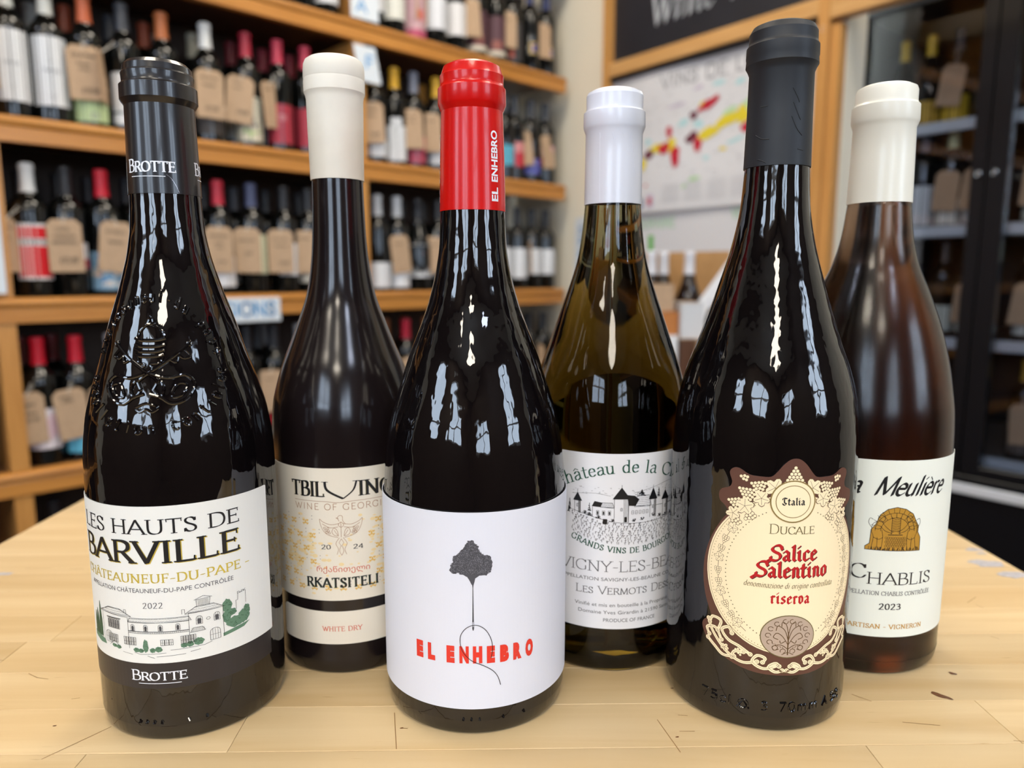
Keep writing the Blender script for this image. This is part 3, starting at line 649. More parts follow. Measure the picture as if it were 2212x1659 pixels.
def b3print(cv):
    TREEG = mat('label_tree_grey', '#4a4a50', .6); TREEL = mat('label_tree_light', '#7d7d86', .6)
    cr_ = [(-8.8, 82), (-9, 79.6), (-8, 78.4), (-5, 78.6), (-2.4, 78), (-.6, 76), (.6, 73.5), (1.6, 73.5), (2.2, 76.4), (4, 77.6), (7, 77.8), (9.2, 79.2), (9.8, 82.4), (9.4, 85.4), (8.6, 86.6), (6.6, 87), (4.4, 88.6), (3.6, 91), (1.4, 93.6), (-.6, 94), (-2, 91.6), (-4, 89), (-6.2, 86.8), (-7.6, 86.6), (-7.4, 84.2)]
    jag = []
    for (a, b), (c_, d) in zip(cr_, cr_[1:] + cr_[:1]):
        n = max(1, int(hypot(c_-a, d-b)/.55))
        for k in range(n):
            q = .35 if b > 77.6 else .05; jag.append((a+(c_-a)*k/n + rnd.uniform(-q, q), b+(d-b)*k/n + rnd.uniform(-q, q)))
    cv.fill(TREEG, .32, jag, cell=1.2)
    ins = lambda x, y: sum(((y1 > y) != (y2 > y)) and (x < (x2-x1)*(y-y1)/(y2-y1)+x1) for (x1, y1), (x2, y2) in zip(cr_, cr_[1:]+cr_[:1])) % 2
    for k in range(900):
        x, y = rnd.uniform(-9, 9.6), rnd.uniform(78.6, 93.6)
        if ins(x, y): a = rnd.random()*6.28; l = .35; pl(cv, rnd.choice((TREEL, TREEL, INK)), .34, [(x, y), (x+l*cos(a), y+l*sin(a))], .14)
    cv.fill(TREEG, .33, [(.5, 76), (1.0, 72), (.8, 58), (.7, 53), (.95, 52), (1.3, 52), (1.55, 53), (1.45, 58), (1.3, 72), (1.8, 76)], cell=1.5)
    cv.fill(PAPER_COOL, .36, circ(1.12, 54.9, .2, 1.3, 10)[:-1])
    for ch, u, v in zip('ELENHEBRO', (-26.4, -20.2, -11, -5.1, .9, 7.1, 13.1, 19.4, 25.7), (37, 37, 37.1, 37.2, 37.2, 37, 36.8, 36.6, 36.4)):
        sans(cv, REDINK, .42, ch, u, v, 7, width=4.2 if ch not in 'EL' else 3.7, bold=.085)
    pl(cv, INK, .46, cr([(9, 38.6), (9.7, 43), (8.9, 48), (6.4, 52.4), (2.4, 54.6), (-1.6, 53.4), (-4.3, 50), (-4.7, 46), (-3.6, 42), (-1, 38.8), (1.6, 37), (5.6, 35.2), (9.6, 32.6), (12, 29.4), (13.3, 25.2)]), .3)
label_parts(t, 'front_label', 45.0, lambda cv: sheet(cv, PAPER_COOL, -84, 84, 14.1, 106.3, .8), b3print)
cc = Canvas(lambda u, v, off: capmap(cap3, 15)(v, u, off))       # turned a quarter: reads upward
for a, off in ((13.4, .12), (-20.6, .12)):
    cq = Canvas(lambda u, v, off, a=a: capmap(cap3, 15)(a - v, u, off)); x = 241.5
    for w_ in ('EL', 'ENHEBRO'):
        wl = 6.2 if w_ == 'EL' else 22.4; sans(cq, WHITEINK, .12, w_, x, 0, 3.7, width=wl, bold=.03); x += wl + 2.4
    cq.build('printed_lettering', c)
dt = MB()
for u in (-3.6, 0, 3.8, 14.6, 25): f = cylmap(44.6); dt.tube([f(u, 8.2, -.3), f(u, 8.6, .5), f(u, 9.4, -.3)], .0006, 7)
dt.build('heel_dot', G_BLACK, t, smooth=True)

# ---- amber-olive bottle, white capsule
sh4 = [(8, 42.5), (60, 42.6), (120, 42.5), (140, 41.8), (150, 40.3), (158, 38.3), (168, 34.9), (179, 31), (190, 27.2), (199, 24), (215, 19), (230, 16.4), (245, 14.9), (250, 14.8)]
cap4 = [(245.6, 15.3), (270, 15.1), (282, 15), (284, 15.8), (285.5, 16.3), (292.6, 16.2), (293.6, 15.1), (295, 14.8), (301, 14.9), (302.6, 14.2), (304, 11.5), (304.2, 8)]
CAP_WH = mat('white_capsule', '#dfe3ee', .3, coat=.3, bump=(80, .2, .0008, (1, 1, .5)))
t, g, c, rp = front_bottle((.0542, .403), 42.5, sh4, 304, G_OLIVE, cap4, CAP_WH,
    'olive-amber glass bottle with white capsule and white Château de la Charrière label')
mb_ = MB(); f_ = capmap(cap4, 15)
for L_ in ([(-9, 246), (-9.4, 262), (-9.6, 281)], [(7, 281), (9, 268), (10, 260)], [(-3, 281), (-2, 277)], [(2, 281), (3.4, 278)]): mb_.tube([f_(u, v, 0) for u, v in cr(L_, 6)], .00014, 5)
mb_.build('foil_crease', CAP_WH, c, smooth=True)
def b4print(cv):
    T = cv.text; o = .34; up = lambda U: (-.0073*(U-6)**2, -.0146*(U-6)); dn = lambda U: (.0072*(U-6)**2, .0144*(U-6))
    T(GREENINK, o, 'Château de la Charrière', -33.5, 109.4, 6.2, width=94, wt=.13, thin=.04, path=up, track=.07)
    T(GREENINK, o, 'GRANDS VINS DE BOURGOGNE', -24.5, 66.6, 2.9, width=65, wt=.19, thin=.07, path=dn, track=.14)
    L = lambda *p, w=.2: pl(cv, INK, .36, list(p), w); FB = lambda p: cv.fill(INK, .35, p)
    # hill line and vines
    L(*cr([(-25, 88.6), (-18, 87), (-10, 85), (0, 83), (14, 82.6), (28, 84), (40, 87)])); L(*cr([(8, 98.5), (20, 101), (30, 103), (42, 102)]), w=.12); L(*cr([(-24, 97), (-12, 98.2), (-4, 97)]), w=.12)
    for k in range(60): x = rnd.uniform(-24, 40); y = 97+rnd.random()*4.5; L((x, y), (x+.8, y+rnd.uniform(-.2, .2)), w=.1)
    # towers and wings: (x0, x1, base, eaves, peak)
    for x0, x1, b, e, p in ((-22.6, -19.4, 87, 93.4, 98), (-2, 5.4, 83, 95.4, 101.6), (17.2, 20.8, 85, 94.4, 100.6), (25.4, 29, 84.6, 93.4, 98.4), (37, 42, 86, 93, 99)):
        L((x0, b), (x0, e), (x1, e), (x1, b)); FB([(x0-.9, e), ((x0+x1)/2, p), (x1+.9, e)]); L(((x0+x1)/2, p), ((x0+x1)/2, p+1.2))
        hatchbox(cv, INK, .36, x0+(x1-x0)*.62, x1, b, e, 5, .15)
        window_(cv, INK, .37, (x0+x1)/2-.5, (b+e)/2, 1, 1.6, True, 1)
    L((-13, 85.6), (-13, 91.4), (-2, 90.6), (-2, 83.6)); FB([(-13.4, 91.2), (-12, 94), (-8, 93.4), (-9, 91)]); roof(cv, INK, .36, -9, -2, 91, 93.4, 1, rows=4)
    L((5.4, 83), (5.4, 92), (17.2, 91), (17.2, 85)); FB([(5.4, 92), (4.4, 97.6), (8.6, 97), (11, 95), (9, 91.6)]); roof(cv, INK, .36, 8.4, 18, 91.2, 97, 1.4, rows=6); L((10, 97), (10, 98.6), (11, 98.6), (11, 97))
    L((20.8, 85), (20.8, 91), (25.4, 91)); L((29, 84.6), (29, 91), (37, 92), (37, 86)); roof(cv, INK, .36, 28.6, 37.4, 91.4, 94.4, 1, rows=4)
    for x in (7, 9, 11, 13, 15): window_(cv, INK, .37, x, 87.4, 1.1, 1.8, False, 0)
    for x in (-11, -8, -5): window_(cv, INK, .37, x, 86.8, 1.3, 2.4, False, 0); FB(rrect(x+.3, x+1, 87, 88.8, .1))
    for x, y, a, h in ((-25.4, 88, 1, 6), (-14.6, 86, 1.6, 7), (12.4, 97, 2.4, 3.4), (22.6, 95, 1.2, 5), (-26, 87, .8, 3), (33, 95, 1.4, 3.4), (35.2, 87, 1, 4)):
        for k in range(26):
            f = rnd.random(); yy = y+h*f; ww = a*(1.1-f); L((x-ww*rnd.random(), yy-.3), (x, yy+.2), (x+ww*rnd.random(), yy-.4), w=.22)
    for x, y in ((-10, 85), (-3, 83.4), (8.6, 83.4), (13, 84), (23.4, 84.6), (27, 84.4), (31, 85), (19, 85.4), (-17, 87)):
        for k in range(9): a = rnd.random()*3.14; L((x, y), (x+1.3*cos(a), y+1.6*sin(a)), w=.26)
    FB(rrect(-7.6, -5.4, 82, 84.8, .2)); FB(rrect(3.2, 4.6, 83.2, 86, .3))
    for r in range(9):
        for k in range(34):
            x = -24 + 64*(k+rnd.random())/34; top = 82.4 - r*1.25 + .006*(x-6)**2*(1-.0*r)*1.0
            lo = 70.6 + .0072*(x-6)**2
            if top > lo+.6:
                L((x, top), (x+rnd.uniform(-.5, .5), top-1.1), w=.24)
                if rnd.random() < .6: L((x-.4, top-.3), (x+.5, top-.1), w=.2)
    T(GREYINK, o, 'SAVIGNY-LES-BEAUNE', -41, 56.5, 5.6, width=95, wt=.085, thin=.035, track=.03)
    sans(cv, GREYINK, o, 'APPELLATION SAVIGNY-LES-BEAUNE CONTRÔLÉE', -30.5, 51.4, 1.9, width=77)
    T(GREYINK, o, 'Les Vermots Dessus', -21.4, 44.2, 4.2, width=61, wt=.1, thin=.04, small=.8)
    for s_, u, v, w_ in (('Vinifié et mis en bouteille à la Propriété par le', -21.8, 37.3, 61.5), ('Domaine Yves Girardin à 21590 Santenay', -19.8, 33.3, 57), ('PRODUCE OF FRANCE', -6.5, 29.0, 28.6)):
        sans(cv, GREYINK, o, s_, u, v, 2.0, width=w_)
label_parts(t, 'front_label', 42.6, lambda cv: sheet(cv, PAPER_LIN, -58, 64, 25, 119, .8), b4print)

# ---- tall bottle with grey capsule and shaped card
sh5 = [(8, 43.2), (60, 43.3), (110, 43.2), (128, 43), (142, 42.1), (155, 40), (166, 36.8), (176, 33.2), (188, 29), (205, 23.7), (222, 18.9), (239, 15.7), (257, 14.4), (260, 14.3)]
cap5 = [(257.3, 14.9), (280, 14.4), (299, 14.2), (301, 15.0), (302.5, 15.9), (305.5, 15.7), (306.3, 15.9), (310.6, 15.8), (311.6, 15.1), (312.4, 14.9), (316.4, 14.8), (317.2, 14.4), (319, 13.4), (320, 11), (320.2, 8)]
CAP_GR = mat('charcoal_capsule', '#1e2024', .5, bump=(110, .25, .0009, (1, 1, .6)))
t, g, c, rp = front_bottle((.1233, .3517), 43.2, sh5, 320, G_BLACK2, cap5, CAP_GR,
    'tallest dark bottle with matt charcoal capsule and ornate cream Salice Salentino riserva card')
cx5 = -.3
def creases(parent, cap, m, lines, r=.00022):
    mb = MB(); f = capmap(cap, 15)
    for L_ in lines: mb.tube([f(u, v, .0) for u, v in cr(L_, 5)], r, 6)
    mb.build('foil_crease', m, parent, smooth=True)
creases(c, cap5, CAP_GR, [[(u-5, v) for u, v in q_] for q_ in [[(-11, 271), (-7.5, 269), (-4, 268.6)], [(5.5, 290), (8, 286), (9, 284)], [(6, 284), (8.5, 279), (10, 276.5)], [(5.5, 278), (8, 273), (11, 270)], [(-9, 283), (-5.5, 283)], [(-9, 260), (-7, 259.5), (-5, 258.4)], [(9, 264), (12, 263.6)]]])
half = [(0, 29.1), (12, 29.6), (22, 32), (30, 36), (35, 40), (37.4, 44), (38, 47), (36.6, 49.4), (33.4, 51), (34.2, 54), (36.6, 60), (38, 66), (38.6, 72), (38.2, 79), (36.6, 86), (33.8, 93), (30, 99.6), (27.6, 103), (29.2, 106), (31.6, 108), (32.2, 111), (31, 113.4), (27.4, 115), (26.4, 117.6), (27.6, 121.4), (26.4, 123.6), (23.4, 124), (19, 121.6), (14, 121.2), (10, 121.4), (7.6, 123.6), (5, 127), (2.4, 129.2), (0, 129.8)]
def b5base(cv):
    p = cr([(cx5 + u, v) for u, v in half] + [(cx5 - u, v) for u, v in half[-2:0:-1]], 3, True)
    cv.fill(BROWNC, .25, p, cell=1.8, rim=.25)
def b5print(cv):
    o = .34; X = lambda u: cx5 + u
    oval = lambda a, b, n=72: circ(X(0), 76.5, a, b, n)
    cv.fill(CREAMC, .29, oval(36.6, 37.2)[:-1])
    pl(cv, GOLDLINE, o, oval(35.8, 36.4), .2)
    for k in range(150): a = 2*pi*k/150; q = (X(34.6*cos(a)), 76.5+35.4*sin(a)); pl(cv, GOLDLINE, o, [q, (q[0]+.02, q[1])], .42)
    for k in range(104):
        a = 2*pi*k/104; q = (X(27.6*cos(a)), 76.5+31.4*sin(a))
        if abs(q[0]-X(0)) > 10.5: pl(cv, OLIVEINK, o, [q, (q[0]+.02, q[1])], .55)
    BL = lambda pts, w=.2, oo=.4: pl(cv, BROWNL, oo, pts, w)
    def grapes(u, v, du, dv, n=4, r=.92):
        """a cluster narrowing along (du, dv)"""
        L_ = hypot(du, dv); ex, ey = du/L_, dv/L_; fx, fy = -ey, ex; cl = []
        for i in range(n+2):
            wd = n - max(0, i-1)
            for j in range(wd):
                s_ = (j-(wd-1)/2)*1.62*r; cl.append((u + ex*i*1.42*r + fx*s_, v + ey*i*1.42*r + fy*s_))
        for p in cl: cv.fill(BROWNL, .36, circ(p[0], p[1], r*.98, None, 8)[:-1]); 
        for p in cl: cv.fill(CREAMC, .385, circ(p[0], p[1], r*.74, None, 8)[:-1])
    def leaf(u, v, s_, rot=0):
        P = []
        for k in range(20):
            a = 2*pi*k/20 + rot; rr = s_*(.62 + .38*abs(cos(2.5*(a-rot)))) ; P.append((u+rr*cos(a), v+rr*sin(a)))
        cv.fill(BROWNL, .37, [(u+(x-u)*1.1, v+(y-v)*1.1) for x, y in P]); cv.fill(CREAMC, .395, P)
        for k in range(5): a = rot + 2*pi*k/5; BL([(u, v), (u+s_*.8*cos(a), v+s_*.8*sin(a))], .16, .42)
    for sg in (-1, 1):
        grapes(X(sg*13), 116.2, sg*6.5, 2.2, 4); grapes(X(sg*17.4), 111.6, sg*8.6, 5.4, 5); grapes(X(sg*22.4), 107.6, sg*6, 1.6, 4); grapes(X(sg*20), 119.8, sg*4, 1.2, 2)
        leaf(X(sg*8.2), 116.6, 4.4, .4*sg+pi/2); leaf(X(sg*13.6), 111.4, 3.6, 1); leaf(X(sg*20.4), 107.2, 4, .3); leaf(X(sg*25.4), 103.2, 3.2, .8); grapes(X(sg*17), 104.2, sg*3, -3, 3); grapes(X(sg*23), 100.6, sg*4, -3.4, 3)
        # side garlands
        for k in range(10):
            a = radians(36 - k*9.2); q = (X(sg*31.2*cos(a)), 76.5+33.4*sin(a)); b = radians(36-(k+1)*9.2); q2 = (X(sg*31.2*cos(b)), 76.5+33.4*sin(b))
            if k % 3 == 0: leaf(q[0], q[1], 2.3, k)
            else: grapes(q[0], q[1], q2[0]-q[0], q2[1]-q[1], 3, .66)
            BL([q, q2], .22, .35)
        # scrolls below
        for pts in ([(3, 34), (9, 32), (14, 34.6), (12, 38), (8.6, 37), (9.6, 35)], [(12, 35), (18, 33.6), (24, 36), (29, 40.6), (33, 46), (34.6, 50.4)], [(22, 35.6), (27, 35), (31, 38), (34.6, 41)],
                    [(15, 38), (20, 41), (25, 43), (28, 47), (25, 49), (23.4, 46.4)], [(28, 42), (31, 47), (35.2, 46), (34, 43)], [(1, 31.6), (4, 30.8), (7, 33), (4, 35), (2.4, 33.6)], [(18, 38.6), (22, 38), (23, 35)], [(30, 46), (28.6, 51), (32.6, 52), (34, 49)]):
            P = cr([(X(sg*u), v) for u, v in pts], 5); cv.line(BROWNL, .37, P, roundnib(1.9)); cv.line(CREAMC, .395, P, roundnib(1.45))
            BL(P[2:-2], .14, .42)
            for q in (P[0], P[-1]): cv.fill(BROWNL, .375, circ(q[0], q[1], 1.35, None, 9)[:-1]); cv.fill(CREAMC, .40, circ(q[0], q[1], 1.1, None, 9)[:-1]); BL(circ(q[0], q[1], .5, None, 7), .14, .43)
        grapes(X(sg*20.4), 39.6, -sg*1.4, -3.4, 3, .7); leaf(X(sg*26.4), 38.8, 2, 1)
    grapes(X(0), 117.4, 0, 8, 6, .98)
    BL(cr([(X(-2), 31.6), (X(0), 30.4), (X(2), 31.6)]), .8)
    # medallions
    for a, m_, oo in ((9.9, GOLDLINE, .50), (9.3, CREAMC, .54), (7.6, GOLDLINE, .58), (7.25, CREAMC, .62)): cv.fill(m_, oo, circ(X(-.2), 110.6, a, a*.97, 40)[:-1], cell=1.3)
    cv.text(INK, .68, 'Italia', X(-5), 109.1, 3.2, font='black', width=9.8, wt=.17, thin=.05, ang=38)
    cv.fill(OLIVEINK, .50, circ(X(.9), 47.9, 12.3, 10.2, 40)[:-1], cell=1.3); cv.fill(TAUPE, .54, circ(X(.9), 47.9, 11.9, 9.8, 40)[:-1], cell=1.3)
    TR = lambda pts, w=.34: pl(cv, BROWNL, .58, cr(pts, 4), w)
    TR([(X(.9), 39.4), (X(.9), 45), (X(.9), 50)], .55); TR([(X(-1.6), 39.4), (X(.9), 40.4), (X(3.4), 39.4)], .3)
    for sg in (-1, 1):
        for k in range(7):
            a = radians(80 - k*26); q = (X(.9+sg*8.8*cos(a)), 48.1+7.2*sin(a)); TR(circ(q[0], q[1], 1.15, 1, 9, a, a+5), .3)
        for pts in ([(.9, 44), (3.4, 48), (6, 49.6), (7.4, 47.6), (5.4, 46.6)], [(.9, 46), (2.6, 51), (5.6, 53), (6.4, 50.8)], [(.9, 49), (2, 53.6), (3.8, 54.8), (4, 52.8)], [(.9, 42), (4, 44), (7.6, 43.2), (7, 41.4), (5, 42)], [(2, 46), (4, 44.8), (4.6, 46)]):
            TR([(X(.9+sg*(u-.9)), v) for u, v in pts])
        for k in range(5): TR([(X(.9+sg*(2+k*1.1)), 42.2+k*.5), (X(.9+sg*(2.5+k*1.1)), 43+k*.5)], .24)
    cv.text(OLIVEINK, o, 'Ducale', X(-9.8), 95.8, 4.3, width=20, wt=.1, thin=.035, small=.78, track=.05)
    for m_, dx, dy, oo in ((INK, .3, -.25, .32), (CRIMSON, 0, 0, .36)):
        cv.text(m_, oo, 'Salice', X(-9.2)+dx, 83.5+dy, 7, font='black', width=21.4, wt=.19, thin=.045, ang=40, track=.05)
        cv.text(m_, oo, 'Salentino', X(-15)+dx, 75.7+dy, 7, font='black', width=33, wt=.19, thin=.045, ang=40, track=.05)
    cv.text(OLIVEINK, o, 'denominazione di origine controllata', X(-19.4), 70.6, 2.5, font='sans', width=41, wt=.11, thin=.03, ang=30, slant=.25, track=.07)
    cv.text(CRIMSON, o, 'riserva', X(-7.6), 63.5, 5.2, font='black', width=17.4, wt=.19, thin=.05, ang=40, track=.1)
label_parts(t, 'shaped_label', 43.3, b5base, b5print)
et = MB(); ce = Canvas(cylmap(43.2))
for s_, u, w_ in (('75cl', -37.5, 15), ('3', -9.6, 3), ('70mm', -1.6, 20), ('A', 21, 3.4), ('98', 27, 7)): ce.text(G_BLACK2, .1, s_, u, 11.2, 4.4, font='sans', width=w_, tubes=et, tr=.00045, track=.12)
et.tube([cylmap(43.2)(u, v, .1) for u, v in circ(-17.4, 13.2, 2.2, 2, 14)], .00045, 5); et.tube([cylmap(43.2)(u, v, .1) for u, v in ((-20, 11.2), (-17.4, 15), (-14.8, 11.2))], .00045, 5)
et.build('embossed_lettering', G_BLACK2, t, smooth=True)

# ---- satin amber bottle, cream capsule
sh6 = [(8, 44.3), (60, 44.5), (110, 44.4), (134, 43.6), (148, 41.8), (161, 39.4), (172, 36.8), (183, 33.6), (194, 29.6), (204, 25.6), (214, 21.4), (228, 17.8), (246, 15.6), (250, 15.4)]
cap6 = [(246, 16), (270, 15.5), (284.5, 15.2), (286.5, 16), (288, 16.5), (295.6, 16.3), (296.8, 15.2), (298, 14.9), (303, 14.9), (304.8, 14.2), (306.2, 11.5), (306.5, 8)]
CAP_CR = mat('cream_capsule', '#e8e5d8', .35, coat=.2, bump=(80, .1, .0005))
t, g, c, rp = front_bottle((.1966, .4017), 44.4, sh6, 306, G_AMBER, cap6, CAP_CR,
    'satin amber-brown bottle with cream capsule and white Meulière Chablis 2023 label, far right')
def b6print(cv):
    T = cv.text; o = .34
    T(INK, o, 'La', -31.5, 98.6, 9, font='sans', width=11.5, wt=.17, thin=.04, ang=35, slant=.35)
    T(INK, o, 'Meulière', -13.4, 98.4, 9.4, font='sans', width=38.5, wt=.17, thin=.04, ang=35, slant=.38, track=-.02)
    arch = [(-15.6, 69.3), (-15.6, 71), (-13.6, 72.6), (-13.2, 80), (-11.2, 83), (-9.4, 88), (-6, 91), (-1.6, 92.2), (3, 91.2), (7, 88.6), (9, 84.6), (10.6, 82), (10.4, 79), (12, 76), (12.2, 69)]
    cv.fill(GOLD2, .3, arch)
    L = lambda *p, w=.22: pl(cv, INK, .36, cr(list(p), 3), w)
    pl(cv, INK, .36, arch + [arch[0]], .3)
    for r0, r1 in ((7.2, 9.6), (9.8, 12)):
        pl(cv, INK, .35, circ(-1.6, 79.6, r0, r0*.98, 20, 0, pi), .22); n = 10 if r0 < 8 else 13
        for k in range(1, n): a = pi*k/n; pl(cv, INK, .35, [(-1.6+r0*cos(a), 79.6+r0*sin(a)), (-1.6+r1*cos(a), 79.6+r1*sin(a))], .2)
    for k in range(9): L((-3.4, 79+k*.9), (-1.4, 79.6+k*.9), (.4, 79.2+k*.9), w=.2)
    L((-3.6, 78), (-3.6, 87)); L((.6, 78), (.6, 87)); L((-5, 77.6), (2, 77.6), w=.4)
    for r in range(5):
        for k in range(9): pl(cv, INK, .35, circ(-6 + k*1.15+(r % 2)*.5, 71.6+r*1.1, .55, .5, 6), .14)
    for sg, x0 in ((1, -9.6), (-1, 6.4)):
        P = lambda *q: L(*[(x0+sg*a, b) for a, b in q])
        pl(cv, INK, .36, circ(x0+sg*1, 86, 1.7, 1.7, 12), .24); P((-1, 84.4), (-3, 83), (-3.4, 79), (-2.4, 76), (-3.2, 70)); P((1.4, 84.2), (3, 82), (5.6, 79.8), (7, 79.4)); P((.6, 82), (3, 79.6), (6.4, 78.4))
        P((1.4, 80), (2, 76), (1.6, 70)); P((-.6, 76), (-.4, 70)); P((-2.4, 76), (0, 75), (2, 76)); P((-2.2, 81), (-.6, 80.4), (1, 81))
        P((-3.4, 81), (-5, 83.6), (-4.4, 86), (-3, 85.4))
    for k in range(70): x = rnd.uniform(-15, 11.6); L((x, 69.4), (x+rnd.uniform(-.7, .7), 69.8+rnd.random()*1.4), w=.22)
    T(INK, o, 'C', -21.6, 53.6, 7.6, width=7.4, wt=.13, thin=.04); T(INK, o, 'HABLIS', -13.6, 50.9, 6.2, width=35, wt=.12, thin=.04, track=.05)
    T(GREYINK, o, 'APPELLATION CHABLIS CONTRÔLÉE', -25, 45.0, 2.1, width=46.4, wt=.13, thin=.06, track=.1)
    T(INK, o, '2023', -6.9, 37.4, 3.1, width=11, wt=.2, thin=.07, track=.12)
    T(GOLD2, o, 'ARTISAN - VIGNERON', -21, 26.8, 2.3, width=38.6, wt=.18, thin=.08, track=.12)
label_parts(t, 'front_label', 44.5, lambda cv: sheet(cv, PAPER_GR, -80, 66, 22.2, 116.4, .8), b6print)
# ---------------------------------------------------------------- room shell (left frame: x along shelving, y into wall)
RX0, RX1, RY0, CEIL = -3.1, 3.6, -4.7, 2.9
WY = .36
struct('floor', MB().box(RX0, RX1, RY0, 1.5, -.1, 0), M_FLOOR, ML)
struct('ceiling', MB().box(RX0, RX1, RY0, 1.5, CEIL, CEIL+.1), M_CEIL, ML)
struct('wall_left', MB().box(RX0, 2.1, WY, WY+.1, 0, CEIL), M_CREAM, ML)
struct('wall_right', MB().box(-.36, 1.08, .045, .145, 0, CEIL), M_CREAM, MR)
struct('wall_far_right', MB().box(.9, 5.2, .98, 1.08, 0, CEIL), M_CREAM, MR)
def window_wall(name, x0, x1, z0, z1, along0, along1, y, n, rows, M, num, horizontal=True):
    """wall with one opening; along = extent of the wall; local x along it"""
    mb = MB(); mb.box(along0, x0, y-.1, y, 0, CEIL); mb.box(x1, along1, y-.1, y, 0, CEIL)
    mb.box(x0, x1, y-.1, y, 0, z0); mb.box(x0, x1, y-.1, y, z1, CEIL); struct(name, mb, M_CREAM, M)
    wn = bpy.data.objects.new('window_%d' % num, None); COL.objects.link(wn); wn['kind'] = 'structure'; wn.matrix_world = M
    f = MB(); f.box(x0, x1, y-.08, y-.02, z0, z0+.06); f.box(x0, x1, y-.08, y-.02, z1-.06, z1)
    for i in range(n+1): x = x0 + (x1-x0)*i/n; f.box(max(x0, x-.03), min(x1, x+.03), y-.08, y-.02, z0, z1)
    for j in range(1, rows): z = z0 + (z1-z0)*j/rows; f.box(x0, x1, y-.07, y-.03, z-.02, z+.02)
    f.build('window_frame', M_WHTPL, wn)
    for i in range(n):
        for j in range(rows):
            a = x0 + (x1-x0)*i/n + .03; b = x0 + (x1-x0)*(i+1)/n - .03; c = z0 + (z1-z0)*j/rows + .03; d = z0 + (z1-z0)*(j+1)/rows - .03
            MB().box(a, b, y-.052, y-.048, c, d).build('pane', M_PANE, wn)
    return (x0+x1)/2, (z0+z1)/2, x1-x0, z1-z0
def portal(M, x, y, z, sx, sz, rot):
    l = bpy.data.lights.new('daylight_portal', 'AREA'); l.shape = 'RECTANGLE'; l.size = sx; l.size_y = sz; l.cycles.is_portal = True
    o = bpy.data.objects.new('daylight_portal', l); COL.objects.link(o); o.matrix_world = M @ Matrix.Translation((x, y, z)) @ rot
def window_wall(name, ops, along0, along1, y, M, num0):
    mb = MB(); prev = along0; k = num0
    for (x0, x1, z0, z1, n, rows) in ops:
        mb.box(prev, x0, y-.1, y, 0, CEIL); mb.box(x0, x1, y-.1, y, 0, z0); mb.box(x0, x1, y-.1, y, z1, CEIL); prev = x1
        wn = bpy.data.objects.new('window_%d' % k, None); COL.objects.link(wn); wn['kind'] = 'structure'; wn.matrix_world = M; k += 1
        f = MB(); f.box(x0, x1, y-.08, y-.02, z0, z0+.05); f.box(x0, x1, y-.08, y-.02, z1-.05, z1)
        for i in range(n+1): x = x0 + (x1-x0)*i/n; f.box(max(x0, x-.035), min(x1, x+.035), y-.08, y-.02, z0, z1)
        for j in range(1, rows): z = z0 + (z1-z0)*j/rows; f.box(x0, x1, y-.07, y-.03, z-.035, z+.035)
        f.build('window_frame', M_WHTPL, wn)
        for i in range(n):
            for j in range(rows):
                a = x0 + (x1-x0)*i/n + .035; b = x0 + (x1-x0)*(i+1)/n - .035; c = z0 + (z1-z0)*j/rows + .035; d = z0 + (z1-z0)*(j+1)/rows - .035
                MB().box(a, b, y-.052, y-.048, c, d).build('pane', M_PANE, wn)
        portal(M, (x0+x1)/2, y-.12, (z0+z1)/2, x1-x0, z1-z0, Matrix.Rotation(radians(90), 4, 'X'))
    mb.box(prev, along1, y-.1, y, 0, CEIL); struct(name, mb, M_REAR, M)
window_wall('wall_front', [(-2.5, -1.4, 1.1, 2.35, 2, 2), (.1, 1.0, 1.1, 2.5, 2, 2)], RX0, RX1, RY0, ML, 1)
MSIDE = ML @ Matrix.Translation((RX0, 0, 0)) @ Matrix.Rotation(radians(-90), 4, 'Z')    # local x runs towards -y of the left frame
window_wall('wall_back', [(.9, 1.6, 1.3, 2.5, 1, 2), (2.4, 3.6, 1.3, 2.5, 2, 2)], -.5, 4.8, 0, MSIDE, 3)

# ceiling lamps: square panels, warm and cool rows
LW = mat('lamp_diffuser_warm', '#fff3e0', .5, emit=PANEL); LC = mat('lamp_diffuser_cool', '#dfe9ff', .5, emit=PANEL)
for (x, y, cool, wh) in ((-2.2, -3.7, 0, 'far corner between the two window walls'), (-.7, -3.9, 1, 'front window wall, middle'), (.9, -3.6, 1, 'front window wall, right end'), (-2.3, -2.3, 0, 'side window wall'), (-.9, -2.7, 0, 'middle of the ceiling'), (.8, -2.2, 0, 'right half of the ceiling'), (-1.9, -.8, 1, 'left end of the shelving'), (-.3, -1.0, 0, 'middle of the shelving'), (.9, -.7, 0, 'corner of the shelving and the slate board')):
    o = thing('ceiling_light', (x, y, CEIL), 0, ('cool' if cool else 'warm') + ' ceiling light panel near the ' + wh, 'light', 'square ceiling panels', M=ML)
    q_ = .29 if (y < -2.2 and not cool) or (x > .85 and y > -1) else .21
    MB().box(-q_-.02, q_+.02, -q_-.02, q_+.02, -.03, 0).build('frame', M_WHTPL, o)
    MB().box(-q_, q_, -q_, q_, -.034, -.031).build('diffuser', LC if cool else LW, o)

